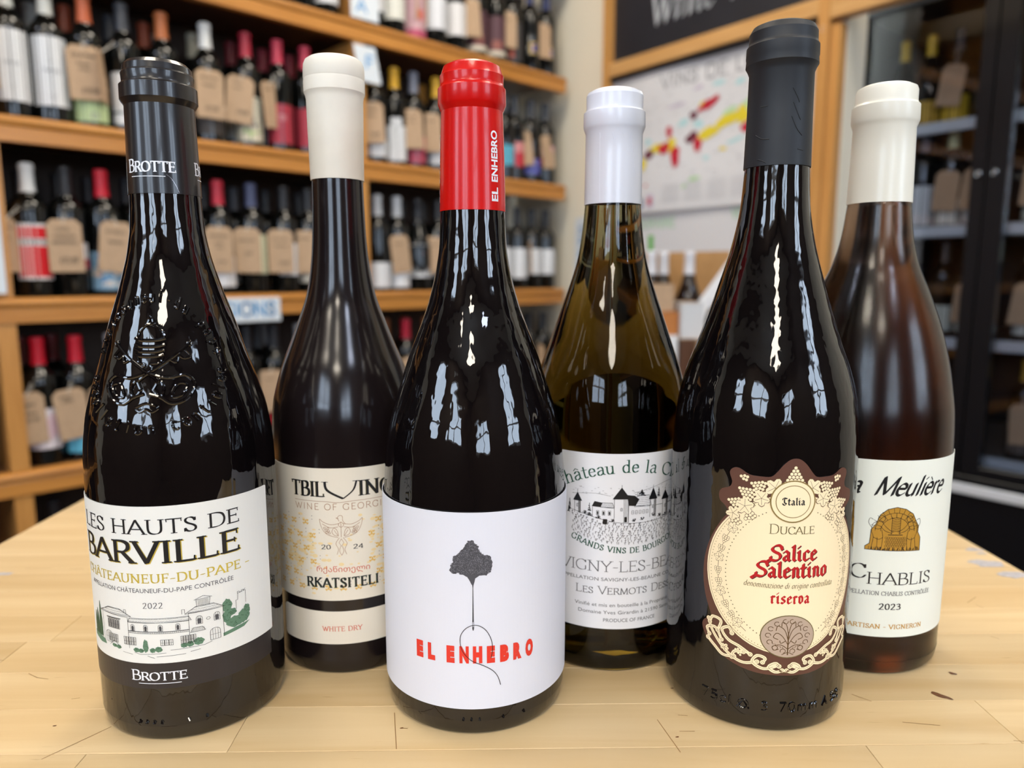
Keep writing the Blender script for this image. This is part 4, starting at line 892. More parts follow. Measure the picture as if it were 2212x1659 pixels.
# ---------------------------------------------------------------- table
TB = thing('display_table', (0, 0, 0), radians(1.0), 'pale pine butcher-block table under the six large wine bottles', 'table')
X0, X1, YF, YB = -.392, .372, .10, .86
rnd.seed(11)
ys = [YF]; y = .10
edges = [.10, .135, .168, .2, .232, .265, .298, .3318, .3655, .3995, .432, .464, .498, .532, .566, .6, .634, .668, .702, .736, .77, .804, .838, .86]
for r, (a, b) in enumerate(zip(edges[:-1], edges[1:])):
    x = X0; cuts = [X0]; x = X0 + rnd.uniform(.12, .3)
    while x < X1 - .1: cuts.append(x); x += rnd.uniform(.2, .42)
    cuts.append(X1)
    for c, d in zip(cuts[:-1], cuts[1:]):
        g_ = .0001; MB().box(c+g_, d-g_, a+g_, b-g_, TZ-.03, TZ - rnd.random()*.00008, .00022).build('stave', M_TABLE, TB)
MB().box(X0-.002, X1+.002, YF-.01, YF, TZ-.04, TZ-.0003, .002).build('front_edge_strip', M_TABLE, TB)
MB().box(X0+.03, X1-.03, YF+.03, YB-.03, TZ-.11, TZ-.031).build('apron', M_PINE2, TB)
for a in (X0+.05, X1-.11):
    for b in (YF+.04, YB-.1): MB().box(a, a+.06, b, b+.06, 0, TZ-.031, .003).build('leg', M_PINE2V, TB)
KN = mat('knot_brown', '#6b3f1c', .35, noise=(400, .5)); KH = mat('knot_halo', '#c9955a', .5); SCR = mat('scratch_dark', '#8f6a3e', .6); STA = mat('pink_wine_stain', '#dcae88', .5)
tc = Canvas(lambda u, v, off: (u/1000, v/1000, TZ + off/1000), cell=8)
def blob(cx, cy, a, b, rot, m, off, j=.12, n=22):
    P = []
    for k in range(n):
        t_ = 2*pi*k/n; r_ = 1 + j*sin(3*t_+cx) + j*.6*sin(5*t_+cy); x, y = a*r_*cos(t_), b*r_*sin(t_); P.append((cx + x*cos(rot) - y*sin(rot), cy + x*sin(rot) + y*cos(rot)))
    tc.fill(m, off, P, cell=6)
for (u, v, a, b, rot) in ((220.8, 335.8, 5, 1.7, -0.75), (239.3, 356.2, 2, 1.2, -0.6)):
    blob(u, v, a, b, rot, KN, .09)
for pts in ([(189.6, 314.4), (205.6, 311.6)], [(232.3, 299.8), (237.1, 299.1)], [(-341.0, 506.8), (-322.7, 506.5)], [(-308.4, 504.6), (-299.4, 506.1)], [(-249.3, 364.7), (-242.3, 360.5), (-235.7, 359.1)], [(-273.7, 378.8), (-271.3, 378.3)], [(-212.9, 340.5), (-209.4, 341.3)], [(-199.5, 294.5), (-181.5, 317.3)], [(-45.8, 313.9), (-43.1, 313.5)], [(300.8, 439.9), (311.5, 447.9)], [(304.5, 437.1), (306.2, 432.5)], [(74.4, 318.3), (79.5, 294.3)], [(-50.9, 326.0), (-46.2, 298.8)], [(85.2, 321.8), (89.5, 321.3)], [(82.8, 309.2), (89.6, 309.1)], [(286.1, 395.5), (289.1, 392.7)], [(176.7, 337.8), (183.4, 331.6)]):
    tc.line(SCR, .08, pts, roundnib(.35))
for u, v in ((-45.8, 313.9), (80.7, 305.1), (-208.2, 318.5), (87.7, 344.8)): blob(u, v, .9, .45, .2, KN, .09, n=10)
blob(318, 296, 62, 17, -.05, STA, .05, j=.05)
tc.build('table_mark', TB)
RES = mat('sticker_residue', '#b9b5b8', .6, noise=(300, .25))
for (u, v, a, b, rot) in ((367.5, 503.9, 14, 6, 0.5), (366.3, 482.9, 10, 5, -0.3), (373.0, 531.2, 7, 3, -0.5), (364.6, 522.9, 4, 2, 0.2)):
    cv = Canvas(lambda u, v, off: (u/1000, v/1000, TZ + off/1000), cell=5)
    u = min(u, X1*1000-a-1); n = 14
    cv.fill(RES, .15, [(u + a*(1+.3*rnd.uniform(-1, 1))*cos(2*pi*k/n), v + b*(1+.35*rnd.uniform(-1, 1))*sin(2*pi*k/n)) for k in range(n)])
    cv.build('sticker_residue', TB)
cv = Canvas(lambda u, v, off: (u/1000, v/1000, TZ + off/1000), cell=5); u, v = (-350.0, 497.1); cv.fill(RES, .15, [(-388, v-3), (u+5, v-2), (u+6, v+2), (-388, v+4)]); cv.build('sticker_residue', TB)

# ---------------------------------------------------------------- wall shelving
SZ = {0: TZ+1.339, 1: TZ+.946, 2: TZ+.553, 3: TZ+.16, 4: TZ-.233, 5: TZ-.626}
SH = thing('wall_shelving', (0, 0, 0), 0, 'honey pine wall shelving with moulded edges holding rows of wine bottles', 'shelving', M=ML)
SX0, SX1, SD = -1.9, 1.835, .33
POSTS = (-1.86, -.927, .003, .933)
prof_ = [(-.004, -.056), (-.004, -.026), (-.002, -.022), (-.007, -.019), (-.009, -.012), (-.007, -.005), (-.001, -.002), (.003, .0), (.018, .0), (.018, -.056)]
for k, z in SZ.items():
    MB().box(SX0, SX1-.001, .019, SD, z-.022, z).build('shelf_board', M_SHELF, SH)
    n = len(prof_); mb = MB(); mb.add([(x, y, z+zz) for x in (SX0, SX1) for y, zz in prof_], [tuple(range(n)), tuple(range(n, 2*n))[::-1]] + [(i, i+n, (i+1) % n + n, (i+1) % n) for i in range(n)])
    mb.build('shelf_edging', M_PINE, SH)
for x in POSTS:
    zs_ = sorted(SZ.values()); prev = 0.0
    for z in zs_ + [CEIL - .02]:
        top = z - .057 if z < CEIL - .1 else z
        if top > prev: MB().box(x-.0185, x+.0185, .0, SD, prev+.001, top).build('upright', M_PINEV, SH)
        prev = z
MB().box(SX0, SX1-.002, SD+.001, SD+.012, .0, CEIL-.02).build('back_panel', M_DARKW, SH)
# signs pinned to the shelving
BLUEINK = mat('marker_blue', '#5aa2d8', .7); SIGNW = mat('sign_card', '#dde5ec', .6)
def sign(name, x0, x1, z0, z1, y, txts, label, slant=0, rz=0):
    o = thing(name, ((x0+x1)/2, y, z0), rz, label, 'sign', M=ML); hw = (x1-x0)/2
    cv = Canvas(lambda u, v, off: (u/1000, -off/1000, v/1000), cell=30); cv.fill(SIGNW, 1.0, [(-hw*1000, 0), (hw*1000, 0), (hw*1000-slant*1000, (z1-z0)*1000), (-hw*1000-slant*1000, (z1-z0)*1000)], rim=.8)
    cv.build('card', o); 
    for tx in txts:
        c2 = Canvas(lambda u, v, off: (u/1000, -off/1000, v/1000), cell=30); c2.text(BLUEINK, 1.3, tx[0], tx[1], tx[2], tx[3], font='sans', wt=.2, thin=0, width=tx[4]); c2.build('marker_lettering', o)
sign('shelf_sign', -.2, .008, TZ+.17, TZ+.475, -.012, [('S', 34, 230, 50, 40), ('U', 38, 165, 45, 40), ('G', 30, 105, 55, 48), ('O', 40, 35, 55, 48)], 'white hand lettered card with blue letters pinned at far left of shelving', -.0)
sign('shelf_sign', .395, .645, TZ+.085, TZ+.15, -.010, [('REGIONS', -105, 16, 36, 215)], 'white paper strip with blue REGIONS lettering on the shelf edge', 0)
sign('shelf_sign', .905, 1.0, TZ+.95, TZ+1.2, -.006, [('A', -28, 20, 32, 34), ('E', -26, 75, 32, 34), ('R', -26, 130, 32, 34)], 'white card with blue marker taped to the upright on the top shelf')
sign('shelf_sign', .925, 1.0, TZ+.775, TZ+.875, -.012, [('F', -20, 40, 34, 34)], 'curled white and blue paper scrap taped below the top shelf', .02)
cvs = thing('wall_sign', (.05, .040, TZ+.07), 0, 'tall white strip with blue vertical lettering on the cream wall', 'sign', M=MR)
cc = Canvas(lambda u, v, off: (u/1000, -off/1000, v/1000), cell=40); cc.fill(SIGNW, 1.0, rrect(-28, 50, 0, 360, 18), rim=.8); cc.build('card', cvs)
for i_, ch in enumerate('SPANISH'[:7]):
    c2 = Canvas(lambda u, v, off: (u/1000, -off/1000, v/1000), cell=40); c2.text(BLUEINK, 1.3, ch, -8, 300-i_*44, 26, font='sans', wt=.2, thin=0, width=30); c2.build('marker_lettering', cvs)

# ---------------------------------------------------------------- shelf bottles
BPROF = [(0, .028), (.0, .034), (.003, .0368), (.008, .0375), (.188, .0375), (.198, .0368), (.207, .0345), (.214, .0305), (.221, .025), (.228, .0195), (.236, .0162), (.25, .0148), (.285, .0138), (.288, .0152), (.294, .0152), (.298, .0145), (.300, .011), (.300, 0)]
GPROF = [(0, .03), (.0, .037), (.003, .0405), (.01, .041), (.13, .0408), (.148, .0395), (.165, .036), (.185, .0295), (.205, .0225), (.225, .0175), (.24, .0155), (.28, .0142), (.284, .0154), (.291, .0154), (.297, .0145), (.299, .011), (.299, 0)]
MESHES = {}
def rprof(P, z):
    return interp([(a, b) for a, b in P], z)
def bottle(M, pos, rz, kind, cap, bands, label, group, capz=.236, glass=None, rows_txt=None, scale=1.0):
    """bands = [(z0, z1, half_angle_deg, colour, offset_deg)]"""
    P = BPROF if kind == 'b' else GPROF; N = 28
    t = thing('shelf_bottle', pos, rz, label, 'bottle', group, M=M); t.scale = (scale,)*3
    gk = ('g', kind, glass)
    gm = glass or G_BG
    def inst(key, maker, name, m):
        if key not in MESHES:
            ob = maker().build(name, m, None, smooth=True); MESHES[key] = ob; ob.parent = t; return ob
        o2 = MESHES[key].copy(); COL.objects.link(o2); o2.name = name; o2.parent = t; return o2
    inst(('g', kind, gm.name), lambda: MB().lathe([(r, z) for z, r in P], N), 'glass_body', gm)
    if cap:
        zc = capz if kind == 'b' else .232
        def cm():
            pts = [(rprof(P, zc)-.0002, zc)] + [(rprof(P, zc)+.0005, zc+.0003)] + [(r+.0005, z) for z, r in P if z > zc+.001 and r > 0][:-1] + [(.0115, .3007), (0, .3007)]
            return MB().lathe(pts, N)
        inst(('c', kind, zc, cap), cm, 'capsule', mat('foil_' + cap, cap, .35, spec=.5))
    for bd in bands:
        z0, z1, ha, colr = bd[:4]; of = bd[4] if len(bd) > 4 else 0
        if ('w', colr) and colr == 'txt': continue
        m = mat('paper_' + colr, colr, .6); R = rprof(P, (z0+z1)/2)*1000; lift = .3 if len(bd) < 6 else .3+bd[5]
        def lm(z0=z0, z1=z1, ha=ha, of=of, lift=lift):
            cv = Canvas(lambda u, v, off: ((rprof(P, v/1000)*1000+off)/1000*sin(u), -(rprof(P, v/1000)*1000+off)/1000*cos(u), v/1000)); mb = MB(); n = max(3, int(ha/8)); vs = []
            for i in range(n+1):
                a = radians(of - ha + 2*ha*i/n); 
                for z in (z0, z1): r = rprof(P, z)+lift/1000; vs.append((r*sin(a), -r*cos(a), z))
            mb.add(vs, [(2*i, 2*i+2, 2*i+3, 2*i+1) for i in range(n)]); return mb
        inst(('l', kind, colr, z0, z1, ha, of, lift), lm, 'label', m)
    if rows_txt:
        m, items = rows_txt; cv = Canvas(lambda u, v, off: ((rprof(P, v/1000)*1000+off)/1000*sin(u/37.5), -(rprof(P, v/1000)*1000+off)/1000*cos(u/37.5), v/1000), cell=6)
        for s_, u, v, h, w_ in items: cv.text(m, .6, s_, u, v, h, font='serif', width=w_, wt=.16, thin=.07, center=False)
        cv.build('printed_lettering', t)
    return t
CARD = {}
def price_tag(M, pos, rz, tilt, label, lines, group, neck=(0, 0, 0), w=.062, h=.115, yaw=0, dx=0.0):
    """card hangs from the string looped round a bottle neck; pos = neck centre at string height"""
    t = thing('price_tag', pos, rz, label, 'price tag', group, M=M)
    n = 8; ow = w/2; cvw = MB(); vs = []
    out = [(-ow, -h), (ow, -h), (ow, -.012), (ow-.012, 0), (-ow+.012, 0), (-ow, -.012)]
    dy = -.044; T_ = Matrix.Translation((dx, dy, -.045)) @ Matrix.Rotation(yaw, 4, 'Z') @ Matrix.Rotation(tilt, 4, 'Y') @ Matrix.Rotation(radians(-3), 4, 'X')
    key = (round(w, 3), round(h, 3))
    if key not in CARD:
        mb = MB(); rows = [(-h, ow), (-h*.66, ow), (-h*.33, ow), (-.012, ow), (0, ow-.012)]
        for yy in (0, .0006):
            for z, a in rows: vs += [(-a, yy + .10*(z/h)**2*.03, z), (a, yy + .10*(z/h)**2*.03, z)]
        k_ = len(rows)*2; fs = []
        for i in range(len(rows)-1): fs += [(2*i, 2*i+1, 2*i+3, 2*i+2), (k_+2*i, k_+2*i+2, k_+2*i+3, k_+2*i+1), (2*i, 2*i+2, k_+2*i+2, k_+2*i), (2*i+1, k_+2*i+1, k_+2*i+3, 2*i+3)]
        fs += [(0, k_, k_+1, 1), (k_-2, k_-1, 2*k_-1, 2*k_-2)]
        mb.add(vs, fs); c = mb.build('card', M_KRAFT, t); CARD[key] = c
    else: c = CARD[key].copy(); COL.objects.link(c); c.name = 'card'; c.parent = t
    c.matrix_local = T_
    s = MB(); hole = T_ @ Vector((0, -.0008, -.006))
    loop = [(.0175*sin(a), -.0175*cos(a), .006*sin(a)*0) for a in [radians(25 + 310*k/14) for k in range(15)]]
    s.tube([hole] + [(p[0], p[1], p[2]) for p in loop] + [hole], .0007, 4)
    s.tube([T_ @ Vector((.0028*cos(a), -.0010, -.006+.0028*sin(a))) for a in [2*pi*k/8 for k in range(8)]], .0005, 4, closed=True)
    s.build('string', M_STRING, t)
    cv = Canvas(lambda u, v, off: T_ @ Vector((u/1000, -off/1000 + .10*((v/1000)/h)**2*.03, v/1000)), cell=12)
    for s_, u, v, hh, ww in lines: cv.text(M_INK, .5, s_, u, v, hh, font='sans', width=ww, wt=.15, thin=0, slant=.15, center=False)
    if lines:
        for q in cv.build('handwriting', t): pass
    return t
# ---------------------------------------------------------------- bottles standing on the shelving
WG = 'shelf wine bottles, front rank'; WB = 'shelf wine bottles, rear rank'; TG = 'brown price tags on the shelving'
ROWN = {1: 'top shelf', 2: 'upper shelf', 3: 'middle shelf', 4: 'lower shelf', 5: 'lowest shelf'}
def short(s_):
    for k_ in (' whose', ' with ', ' behind', ' beside', ' just', ' touching', ' half', ' between', ' its ', ', no tag', ' right of', ' right behind', ' low between', ' at the', ' next', ' under', ' below', ' crossed'):
        i_ = s_.find(k_)
        if i_ > 0 and len(s_[:i_].split()) >= 2: s_ = s_[:i_]
    return s_.strip(' ,')
GY, OR, SL, BU, RD, PK, YE, BK, CO = '#c9ccc8', '#c0623e', '#3c4048', '#8f1f30', '#c8102a', '#c23a52', '#dba92c', '#1c1b1f', '#b4683c'
W1, CRM = '#e0e3e6', '#dcd8c6'
def autorz(t): return -radians(8 + 14*max(0, t))
rnd.seed(5)
R = {}
# row: (t, cap colour, kind, bands, tag (dt, tilt, yaw, lines) or None, words)
R[2] = [
 (.067, GY, 'b', [(.035, .185, 62, W1)], (-.03, 4, 62, []), 'pale grey capsule, tall white label, edge-on tag', ('#70757c', [('TAMAYAL', -16, 112, 5, 34), ('v', -4, 60, 6, 8)])),
 (.143, GY, 'b', [(.035, .185, 62, W1)], None, 'pale grey capsule, tall white label, small crest, no tag', ('#70757c', [('TAMARAL', -18, 108, 6, 38), ('*', -3, 130, 6, 6), ('y', -4, 52, 8, 10)])),
 (.222, OR, 'b', [(.012, .085, 66, '#b9cf9a')], (-.005, -2, -4, [('Cot du Rhone', -24, -26, 8, 48), ('Rosso', -15, -44, 7, 26), ('Alto', -12, -56, 7, 22), ('£19.00', -10, -104, 10, 34)]), 'copper capsule and green label behind a big tag', ('#8d8f95', [('o', -5, 18, 22, 18)])),
 (.304, SL, 'b', [(.045, .135, 60, W1), (.016, .04, 60, W1)], (-.045, 2, 70, []), 'slate capsule and white LA label by the embossed bottle', ('#50545a', [('LA', 12, 84, 9, 14)])),
 (.395, CO, 'b', [(.03, .13, 60, CRM)], None, 'copper capsule half hidden by the black capsule', None),
 (.503, '#dcdedd', 'b', [(.02, .12, 60, '#3b3634')], (.01, 1, 4, [('MASTER OAK', -23, -24, 6, 44), ('PRIMERO', -18, -42, 6, 34), ('£11.50', -12, -100, 9, 30)]), 'white capsule and dark label right of the black capsule', None),
 (.611, '#a8283c', 'b', [(.015, .13, 62, '#d5d0bb')], (-.01, 6, -4, [('PINOT', -20, -18, 6, 24), ('NOIR', -18, -34, 6, 22), ('£14.50', -6, -96, 9, 28)]), 'burgundy capsule and cream label with dark grape picture', None),
 (.702, PK, 'b', [(.02, .125, 62, '#a82f40')], (-.02, -6, 34, [('Monte', -20, -22, 6, 26)]), 'rose capsule, crimson label and slanting tag', ('#d0a0a4', [('TH', -10, 82, 14, 20)])),
 (.786, PK, 'b', [(.02, .125, 62, '#a82f40')], None, 'rose capsule and crimson label touching the ivory capsule', None),
 (1.018, YE, 'b', [(.02, .07, 62, W1)], (-.002, -3, -6, [('Costieres', -22, -26, 6, 40), ('Bianco', -18, -44, 6, 30), ('£13.95', -12, -100, 9, 30)]), 'yellow capsule and white label just right of the ivory capsule', None),
 (1.093, YE, 'b', [(.015, .12, 62, W1), (.12, .145, 26, W1)], None, 'yellow capsule and white arched label without a tag', ('#b5bcc4', [('o', -4, 112, 9, 9)])),
 (1.1685, '#777c8c', 'b', [(.015, .10, 62, '#b0445a')], (.0, -3, -4, [('Mencia', -20, -24, 6, 36), ('del Rio', -18, -40, 6, 30)]), 'slate grey capsule and raspberry pink label under a tag', ('#d6a040', [('o', 0, 62, 12, 9)])),
 (1.26, YE, 'b', [(.02, .09, 62, W1)], (-.01, -2, -4, [('Rueda', -18, -26, 6, 30)]), 'yellow capsule and white label beside the red capsule', None),
 (1.572, SL, 'b', [(.05, .12, 62, '#5fb3cc')], None, 'dark capsule and turquoise label right behind the red capsule', None),
 (1.622, SL, 'b', [(.05, .10, 60, '#c42b3c'), (.10, .135, 58, '#d98c8c')], None, 'dark slate capsule and red and pink banded label', None),
 (1.705, SL, 'b', [(.03, .085, 60, '#5a5fb0')], (-.02, -8, 0, [('Negroamaro', -24, -30, 6, 46)]), 'dark slate capsule and violet blue label below a wide tag', ('#b8bce0', [('ABC', -14, 62, 8, 28)])),
 (1.786, SL, 'b', [(.07, .10, 60, '#b3202e'), (.10, .14, 56, '#d0a0a8')], (.02, -8, 20, []), 'dark slate capsule and red label at the cream wall', None)]
R[3] = [
 (.078, '#dfe1e2', 'b', [(.04, .165, 62, '#e3e0e0'), (.046, .116, 58, '#cf1420', 2, .1), (.132, .158, 58, '#cf1420', 2, .1)], (-.045, 2, 48, [('CHENIN', -18, -26, 6, 34), ('£12', -6, -50, 8, 14)]), 'white capsule and bright red label crossed by a white word', ('#5e6066', [('TROUPIDAL', -28, 120, 9, 60)])),
 (.1545, BK, 'b', [(.065, .125, 62, '#d9d6da'), (.066, .088, 63, '#9c3a45', 0, .1)], (-.008, -1, -8, [('CAZAL', -18, -26, 7, 30), ('CORAZON', -22, -42, 7, 44), ('MONASTRELL', -26, -56, 7, 52), ('£15.90', -14, -98, 11, 36)]), 'black capsule, white label with a dull red foot', None),
 (.231, '#c8142c', 'b', [(.015, .105, 64, '#7fa6c2')], (.03, 6, -10, [('BARBERA', -22, -28, 6, 40), ('Superiore', -16, -52, 7, 32)]), 'bright red capsule and blue sky painting label', None),
 (.312, '#2a2a34', 'b', [(.03, .11, 60, '#86b4c2')], None, 'dark capsule mostly hidden behind the embossed bottle', None),
 (.513, '#c2283c', 'b', [(.02, .10, 64, '#e2e2e4')], (.002, 1, -4, [('BARBARESCO', -25, -28, 6, 48), ('Gran', -12, -46, 6, 22), ('Rio', -8, -58, 6, 16), ('£19', -8, -96, 8, 22)]), 'red capsule and round-cornered white label', None),
 (.605, '#4a5070', 'b', [(.055, .16, 62, '#dcdcb8')], (-.01, 0, -6, [('MORELLINO', -22, -36, 6, 42), ('£20', -8, -72, 8, 18)]), 'slate blue capsule and pale yellow label', None),
 (.702, BK, 'b', [(.05, .14, 60, W1, 20)], (-.008, 0, -6, [('VALPOLICELLA', -24, -30, 5, 46), ('Classico', -18, -48, 6, 36), ('£18.50', -6, -96, 8, 26)]), 'black capsule, white label peeping right of its tag', None),
 (.778, BK, 'b', [(.03, .12, 60, '#d8d4c4')], (-.005, 0, -6, [('RIPASSO', -24, -26, 6, 34)]), 'black capsule touching the satin dark bottle at left', None),
 (1.018, '#c2c6cb', 'b', [(.012, .09, 64, W1)], None, 'pale grey capsule and low white label beside the upright', None),
 (1.093, '#c2c6cb', 'b', [(.012, .09, 64, W1)], (.012, -6, 12, [('Malbec', -20, -30, 6, 32)]), 'pale grey capsule, low white label and tilted tag', None),
 (1.177, BK, 'g', [(.045, .15, 64, W1)], None, 'black capsule and tall plain white label between two tags', ('#c88a80', [('v', 4, 120, 6, 8)])),
 (1.262, BK, 'b', [(.045, .12, 64, '#d6d6d2')], (-.008, 0, -4, [('Merlot', -20, -30, 6, 32)]), 'black capsule half hidden left of the red capsule', None),
 (1.560, BK, 'b', [(.045, .15, 64, W1)], None, 'black capsule, white label sliver beside the red-capped bottle', None),
 (1.637, BK, 'b', [(.04, .15, 64, W1)], None, 'black capsule and clean white label', None),
 (1.7135, BK, 'b', [(.055, .15, 64, W1)], (.012, -8, 50, []), 'black capsule, white label half covered by turned tag', None),
 (1.790, BK, 'b', [(.055, .15, 64, W1)], None, 'black capsule and white label next to the cream wall', ('#80868c', [('M', 8, 70, 6, 9)]))]
R[4] = [
 (-.075, BK, 'b', [(.03, .12, 64, '#cfcdbd')], None, 'cream label left of the pine upright', None),
 (.067, '#c8142c', 'b', [(.04, .135, 64, '#e6dde2')], (-.028, -2, 8, [('Negro', -20, -32, 9, 34), ('Amaro', -18, -52, 8, 34), ('£9.95', -6, -68, 8, 26)]), 'bright red capsule and white label with pink swirls', None),
 (.145, '#c8142c', 'b', [(.02, .065, 64, '#5fb4d2'), (.065, .12, 64, '#c01c30')], (-.02, -6, 8, [('Sagio', -20, -20, 7, 26), ('2005', -16, -32, 7, 22)]), 'bright red capsule and label red above turquoise', None),
 (.225, '#b9b6bb', 'b', [(.03, .11, 60, '#d0ccc4')], (-.02, 4, 10, []), 'pale grey capsule half hidden by the embossed bottle', None),
 (.572, BK, 'b', [(.02, .10, 60, '#b01c28')], (-.01, 0, -4, []), 'black capsule, red label and plain tag', None),
 (.652, BK, 'b', [(.02, .10, 60, '#b01c28')], (-.008, 0, -4, [('Nero', -16, -28, 6, 26)]), 'black capsule, red label under a wide tag', None),
 (.735, '#bfc0c6', 'b', [(.02, .10, 60, CRM)], None, 'pale silver capsule touching the satin bottle', None),
 (1.118, '#b81432', 'b', [(.02, .10, 60, CRM)], (.02, -2, 0, []), 'crimson capsule between the satin and the red-capped bottle', None),
 (1.205, CO, 'b', [(.02, .10, 60, CRM)], None, 'copper capsule just left of the red-capped bottle', None),
 (1.700, BK, 'b', [(.04, .12, 60, '#c9c9c9')], None, 'black capsule near the right end', None),
 (1.780, '#2a2a2e', 'b', [(.04, .12, 60, '#d2d2d2')], (-.01, 0, 0, []), 'dark capsule and tag beside the cream wall', None)]
R[1] = [
 (.705, SL, 'b', [(.022, .12, 64, '#d8d3c4')], None, 'cream label, first in view from the left', None),
 (.784, SL, 'b', [(.045, .12, 64, '#cfd3dc')], None, 'tall bare glass foot reflecting blue daylight', None),
 (.860, SL, 'b', [(.033, .12, 64, W1)], None, 'white label directly left of the pine upright', None),
 (1.020, SL, 'b', [(.05, .14, 64, W1)], (-.01, 0, 4, []), 'white label behind the blue and white card', None),
 (1.096, SL, 'b', [(.042, .15, 64, '#dedfd6')], None, 'off white label second right of the upright', None),
 (1.176, SL, 'b', [(.008, .15, 66, '#c9a2a8'), (.06, .09, 20, '#c8553c', 20, .1), (.008, .03, 66, '#b04a6a', 0, .05)], None, 'pink floral label reaching its foot', None),
 (1.262, SL, 'b', [(.05, .15, 64, '#dcdfe4')], (-.035, 4, 34, []), 'white label with a tag turned at its left', None),
 (1.346, SL, 'b', [(.048, .15, 64, '#dedddd')], None, 'white label above the red capsule', None),
 (1.440, SL, 'b', [(.02, .15, 64, '#5a3c44'), (.02, .036, 65, '#cfc6b4', 0, .1), (.04, .07, 26, '#b06a58', 0, .1)], (-.01, -4, 0, []), 'dark purple label with a cream foot and wide tag', None),
 (1.528, SL, 'b', [(.02, .15, 64, '#5a3c44'), (.02, .036, 65, '#cfc6b4', 0, .1), (.04, .07, 26, '#b06a58', 0, .1)], None, 'dark purple label with a cream foot, no tag', None),
 (1.612, SL, 'b', [(.02, .15, 64, '#3b3a3c'), (.03, .12, 14, '#a8503e', -20, .1)], (-.005, 0, 0, [('Petit', -16, -30, 6, 28)]), 'charcoal label with a rust red streak', None),
 (1.700, '#24305e', 'b', [(.06, .1, 20, '#bfa468', 10), (.068, .092, 10, '#2838a0', 16, .2)], None, 'black glass with a gold and blue seal', None),
 (1.786, '#24305e', 'b', [(.06, .1, 20, '#bfa468', 10), (.068, .092, 10, '#2838a0', 16, .2)], (.006, 0, 10, []), 'gold and blue seal and tag next to the cream wall', None)]
R[5] = [(-.08, BK, 'b', [], None, 'black capsule left of the lower upright', None), (.07, BK, 'b', [], None, 'black capsule right of the lower upright', None), (.1555, '#b01c28', 'b', [], None, 'red capsule right of the lower upright', None), (.235, BK, 'b', [], None, 'black capsule behind the embossed bottle', None)]
GRAPE = {}
for row, items in R.items():
    z = SZ[row]
    for (t_, cap, kind, bands, tg, words, txt) in items:
        jit = 0
        tx = (mat('shelf_print_' + txt[0], txt[0], .6), [(s_.replace('*', 'o'), u, v, h, w_) for s_, u, v, h, w_ in txt[1]]) if txt else None
        b_ = bottle(ML, (t_, .055+jit, z), autorz(t_) + rnd.uniform(-.06, .06), kind, cap, bands, '%s bottle: %s' % (ROWN[row], words), WG + ' (%s)' % ROWN[row], rows_txt=tx)
        if tg:
            dt_, tilt, yaw, lines = tg
            price_tag(ML, (t_, .055+jit, z+.222), autorz(t_)*.6, radians(tilt), 'tag on %s bottle: %s' % (ROWN[row], words), lines, TG, yaw=radians(yaw), dx=dt_ + .036*(-.318-t_)/2.0, w=.066 if not lines else .07, h=.12)
        if 'grape' in words:
            cv = Canvas(lambda u, v, off: (.0378*sin(u/37.5), -.0382*cos(u/37.5), v/1000), cell=6)
            gm, lm = mat('shelf_print_grape', '#5a5560', .6), mat('shelf_print_leaf', '#9fbd6a', .6)
            for k_ in range(22): a, b2 = rnd.gauss(2, 7), rnd.gauss(62, 9); cv.fill(gm, .1, circ(a, b2, 3, None, 8)[:-1])
            for k_ in range(14): a, b2 = rnd.gauss(-2, 12), rnd.gauss(38, 5); cv.fill(lm, .1, circ(a, b2, 4, 2.5, 8)[:-1])
            cv.build('label_picture', b_)
        if 'sky painting' in words:
            cv = Canvas(lambda u, v, off: (.038*sin(u/37.5), -.038*cos(u/37.5), v/1000), cell=6)
            for k_ in range(46):
                a, b2 = rnd.uniform(-32, 32), rnd.uniform(22, 98); c_ = rnd.choice(['#4f86ba', '#b6c8cf', '#e0cfb8', '#d9b49a'] if b2 < 70 else ['#4f86ba', '#8fb4cc', '#3f74ac']); cv.fill(mat('shelf_print_' + c_, c_, .6), .1 + k_*.004, circ(a, b2, rnd.uniform(3, 8), rnd.uniform(2, 6), 9)[:-1])
            cv.build('label_picture', b_)
        if 'swirls' in words:
            cv = Canvas(lambda u, v, off: (.0382*sin(u/37.5), -.0382*cos(u/37.5), v/1000), cell=6)
            for k_ in range(11): cv.line(mat('shelf_print_pink', '#d67c8e', .6), .1, circ(6, 118-0, 7+k_*4.2, 7+k_*4.6, 14, -1.9, 0.25), roundnib(1.5))
            cv.build('label_picture', b_)
# rear rank: dark necks and coloured capsules seen between the front bottles
BACK = {2: [(.067, GY), (.142, '#a9aba8'), (.205, '#8f4026'), (.304, SL), (.385, '#8f4026'), (.507, '#b9b8a6'), (.44, '#7c7872'), (.611, '#701a28'), (.705, '#8a2234'), (.788, '#8a2234'), (.55, '#4a1018'), (1.02, YE), (1.095, '#b07f1e'), (1.175, BK), (1.272, '#a87414'), (1.33, '#6a4a10'), (1.62, BK), (1.7, BK)],
        3: [(.08, '#2a2a2e'), (.16, BK), (.235, '#2a2226'), (.314, '#24222a'), (.42, '#5a1420'), (.513, BK), (.60, '#3a3a42'), (.694, BK), (.799, BK), (1.02, '#5c5c5c'), (1.092, '#3e3f42'), (1.18, BK), (1.27, BK), (1.65, BK), (1.73, BK)],
        4: [(.05, '#6e1018'), (.125, '#6e1018'), (.5, BK), (.575, BK), (.65, '#3c3d40'), (.70, '#77787c'), (.78, '#c9c9cc'), (1.10, CO), (1.185, '#a8562a'), (1.235, CO), (1.62, BK), (1.70, '#b05a38'), (1.78, '#2c2c30')],
        1: [(.74, BK), (.82, BK), (1.06, BK), (1.14, BK), (1.22, BK), (1.31, BK), (1.4, BK), (1.49, BK), (1.57, BK), (1.66, BK), (1.74, BK)]}
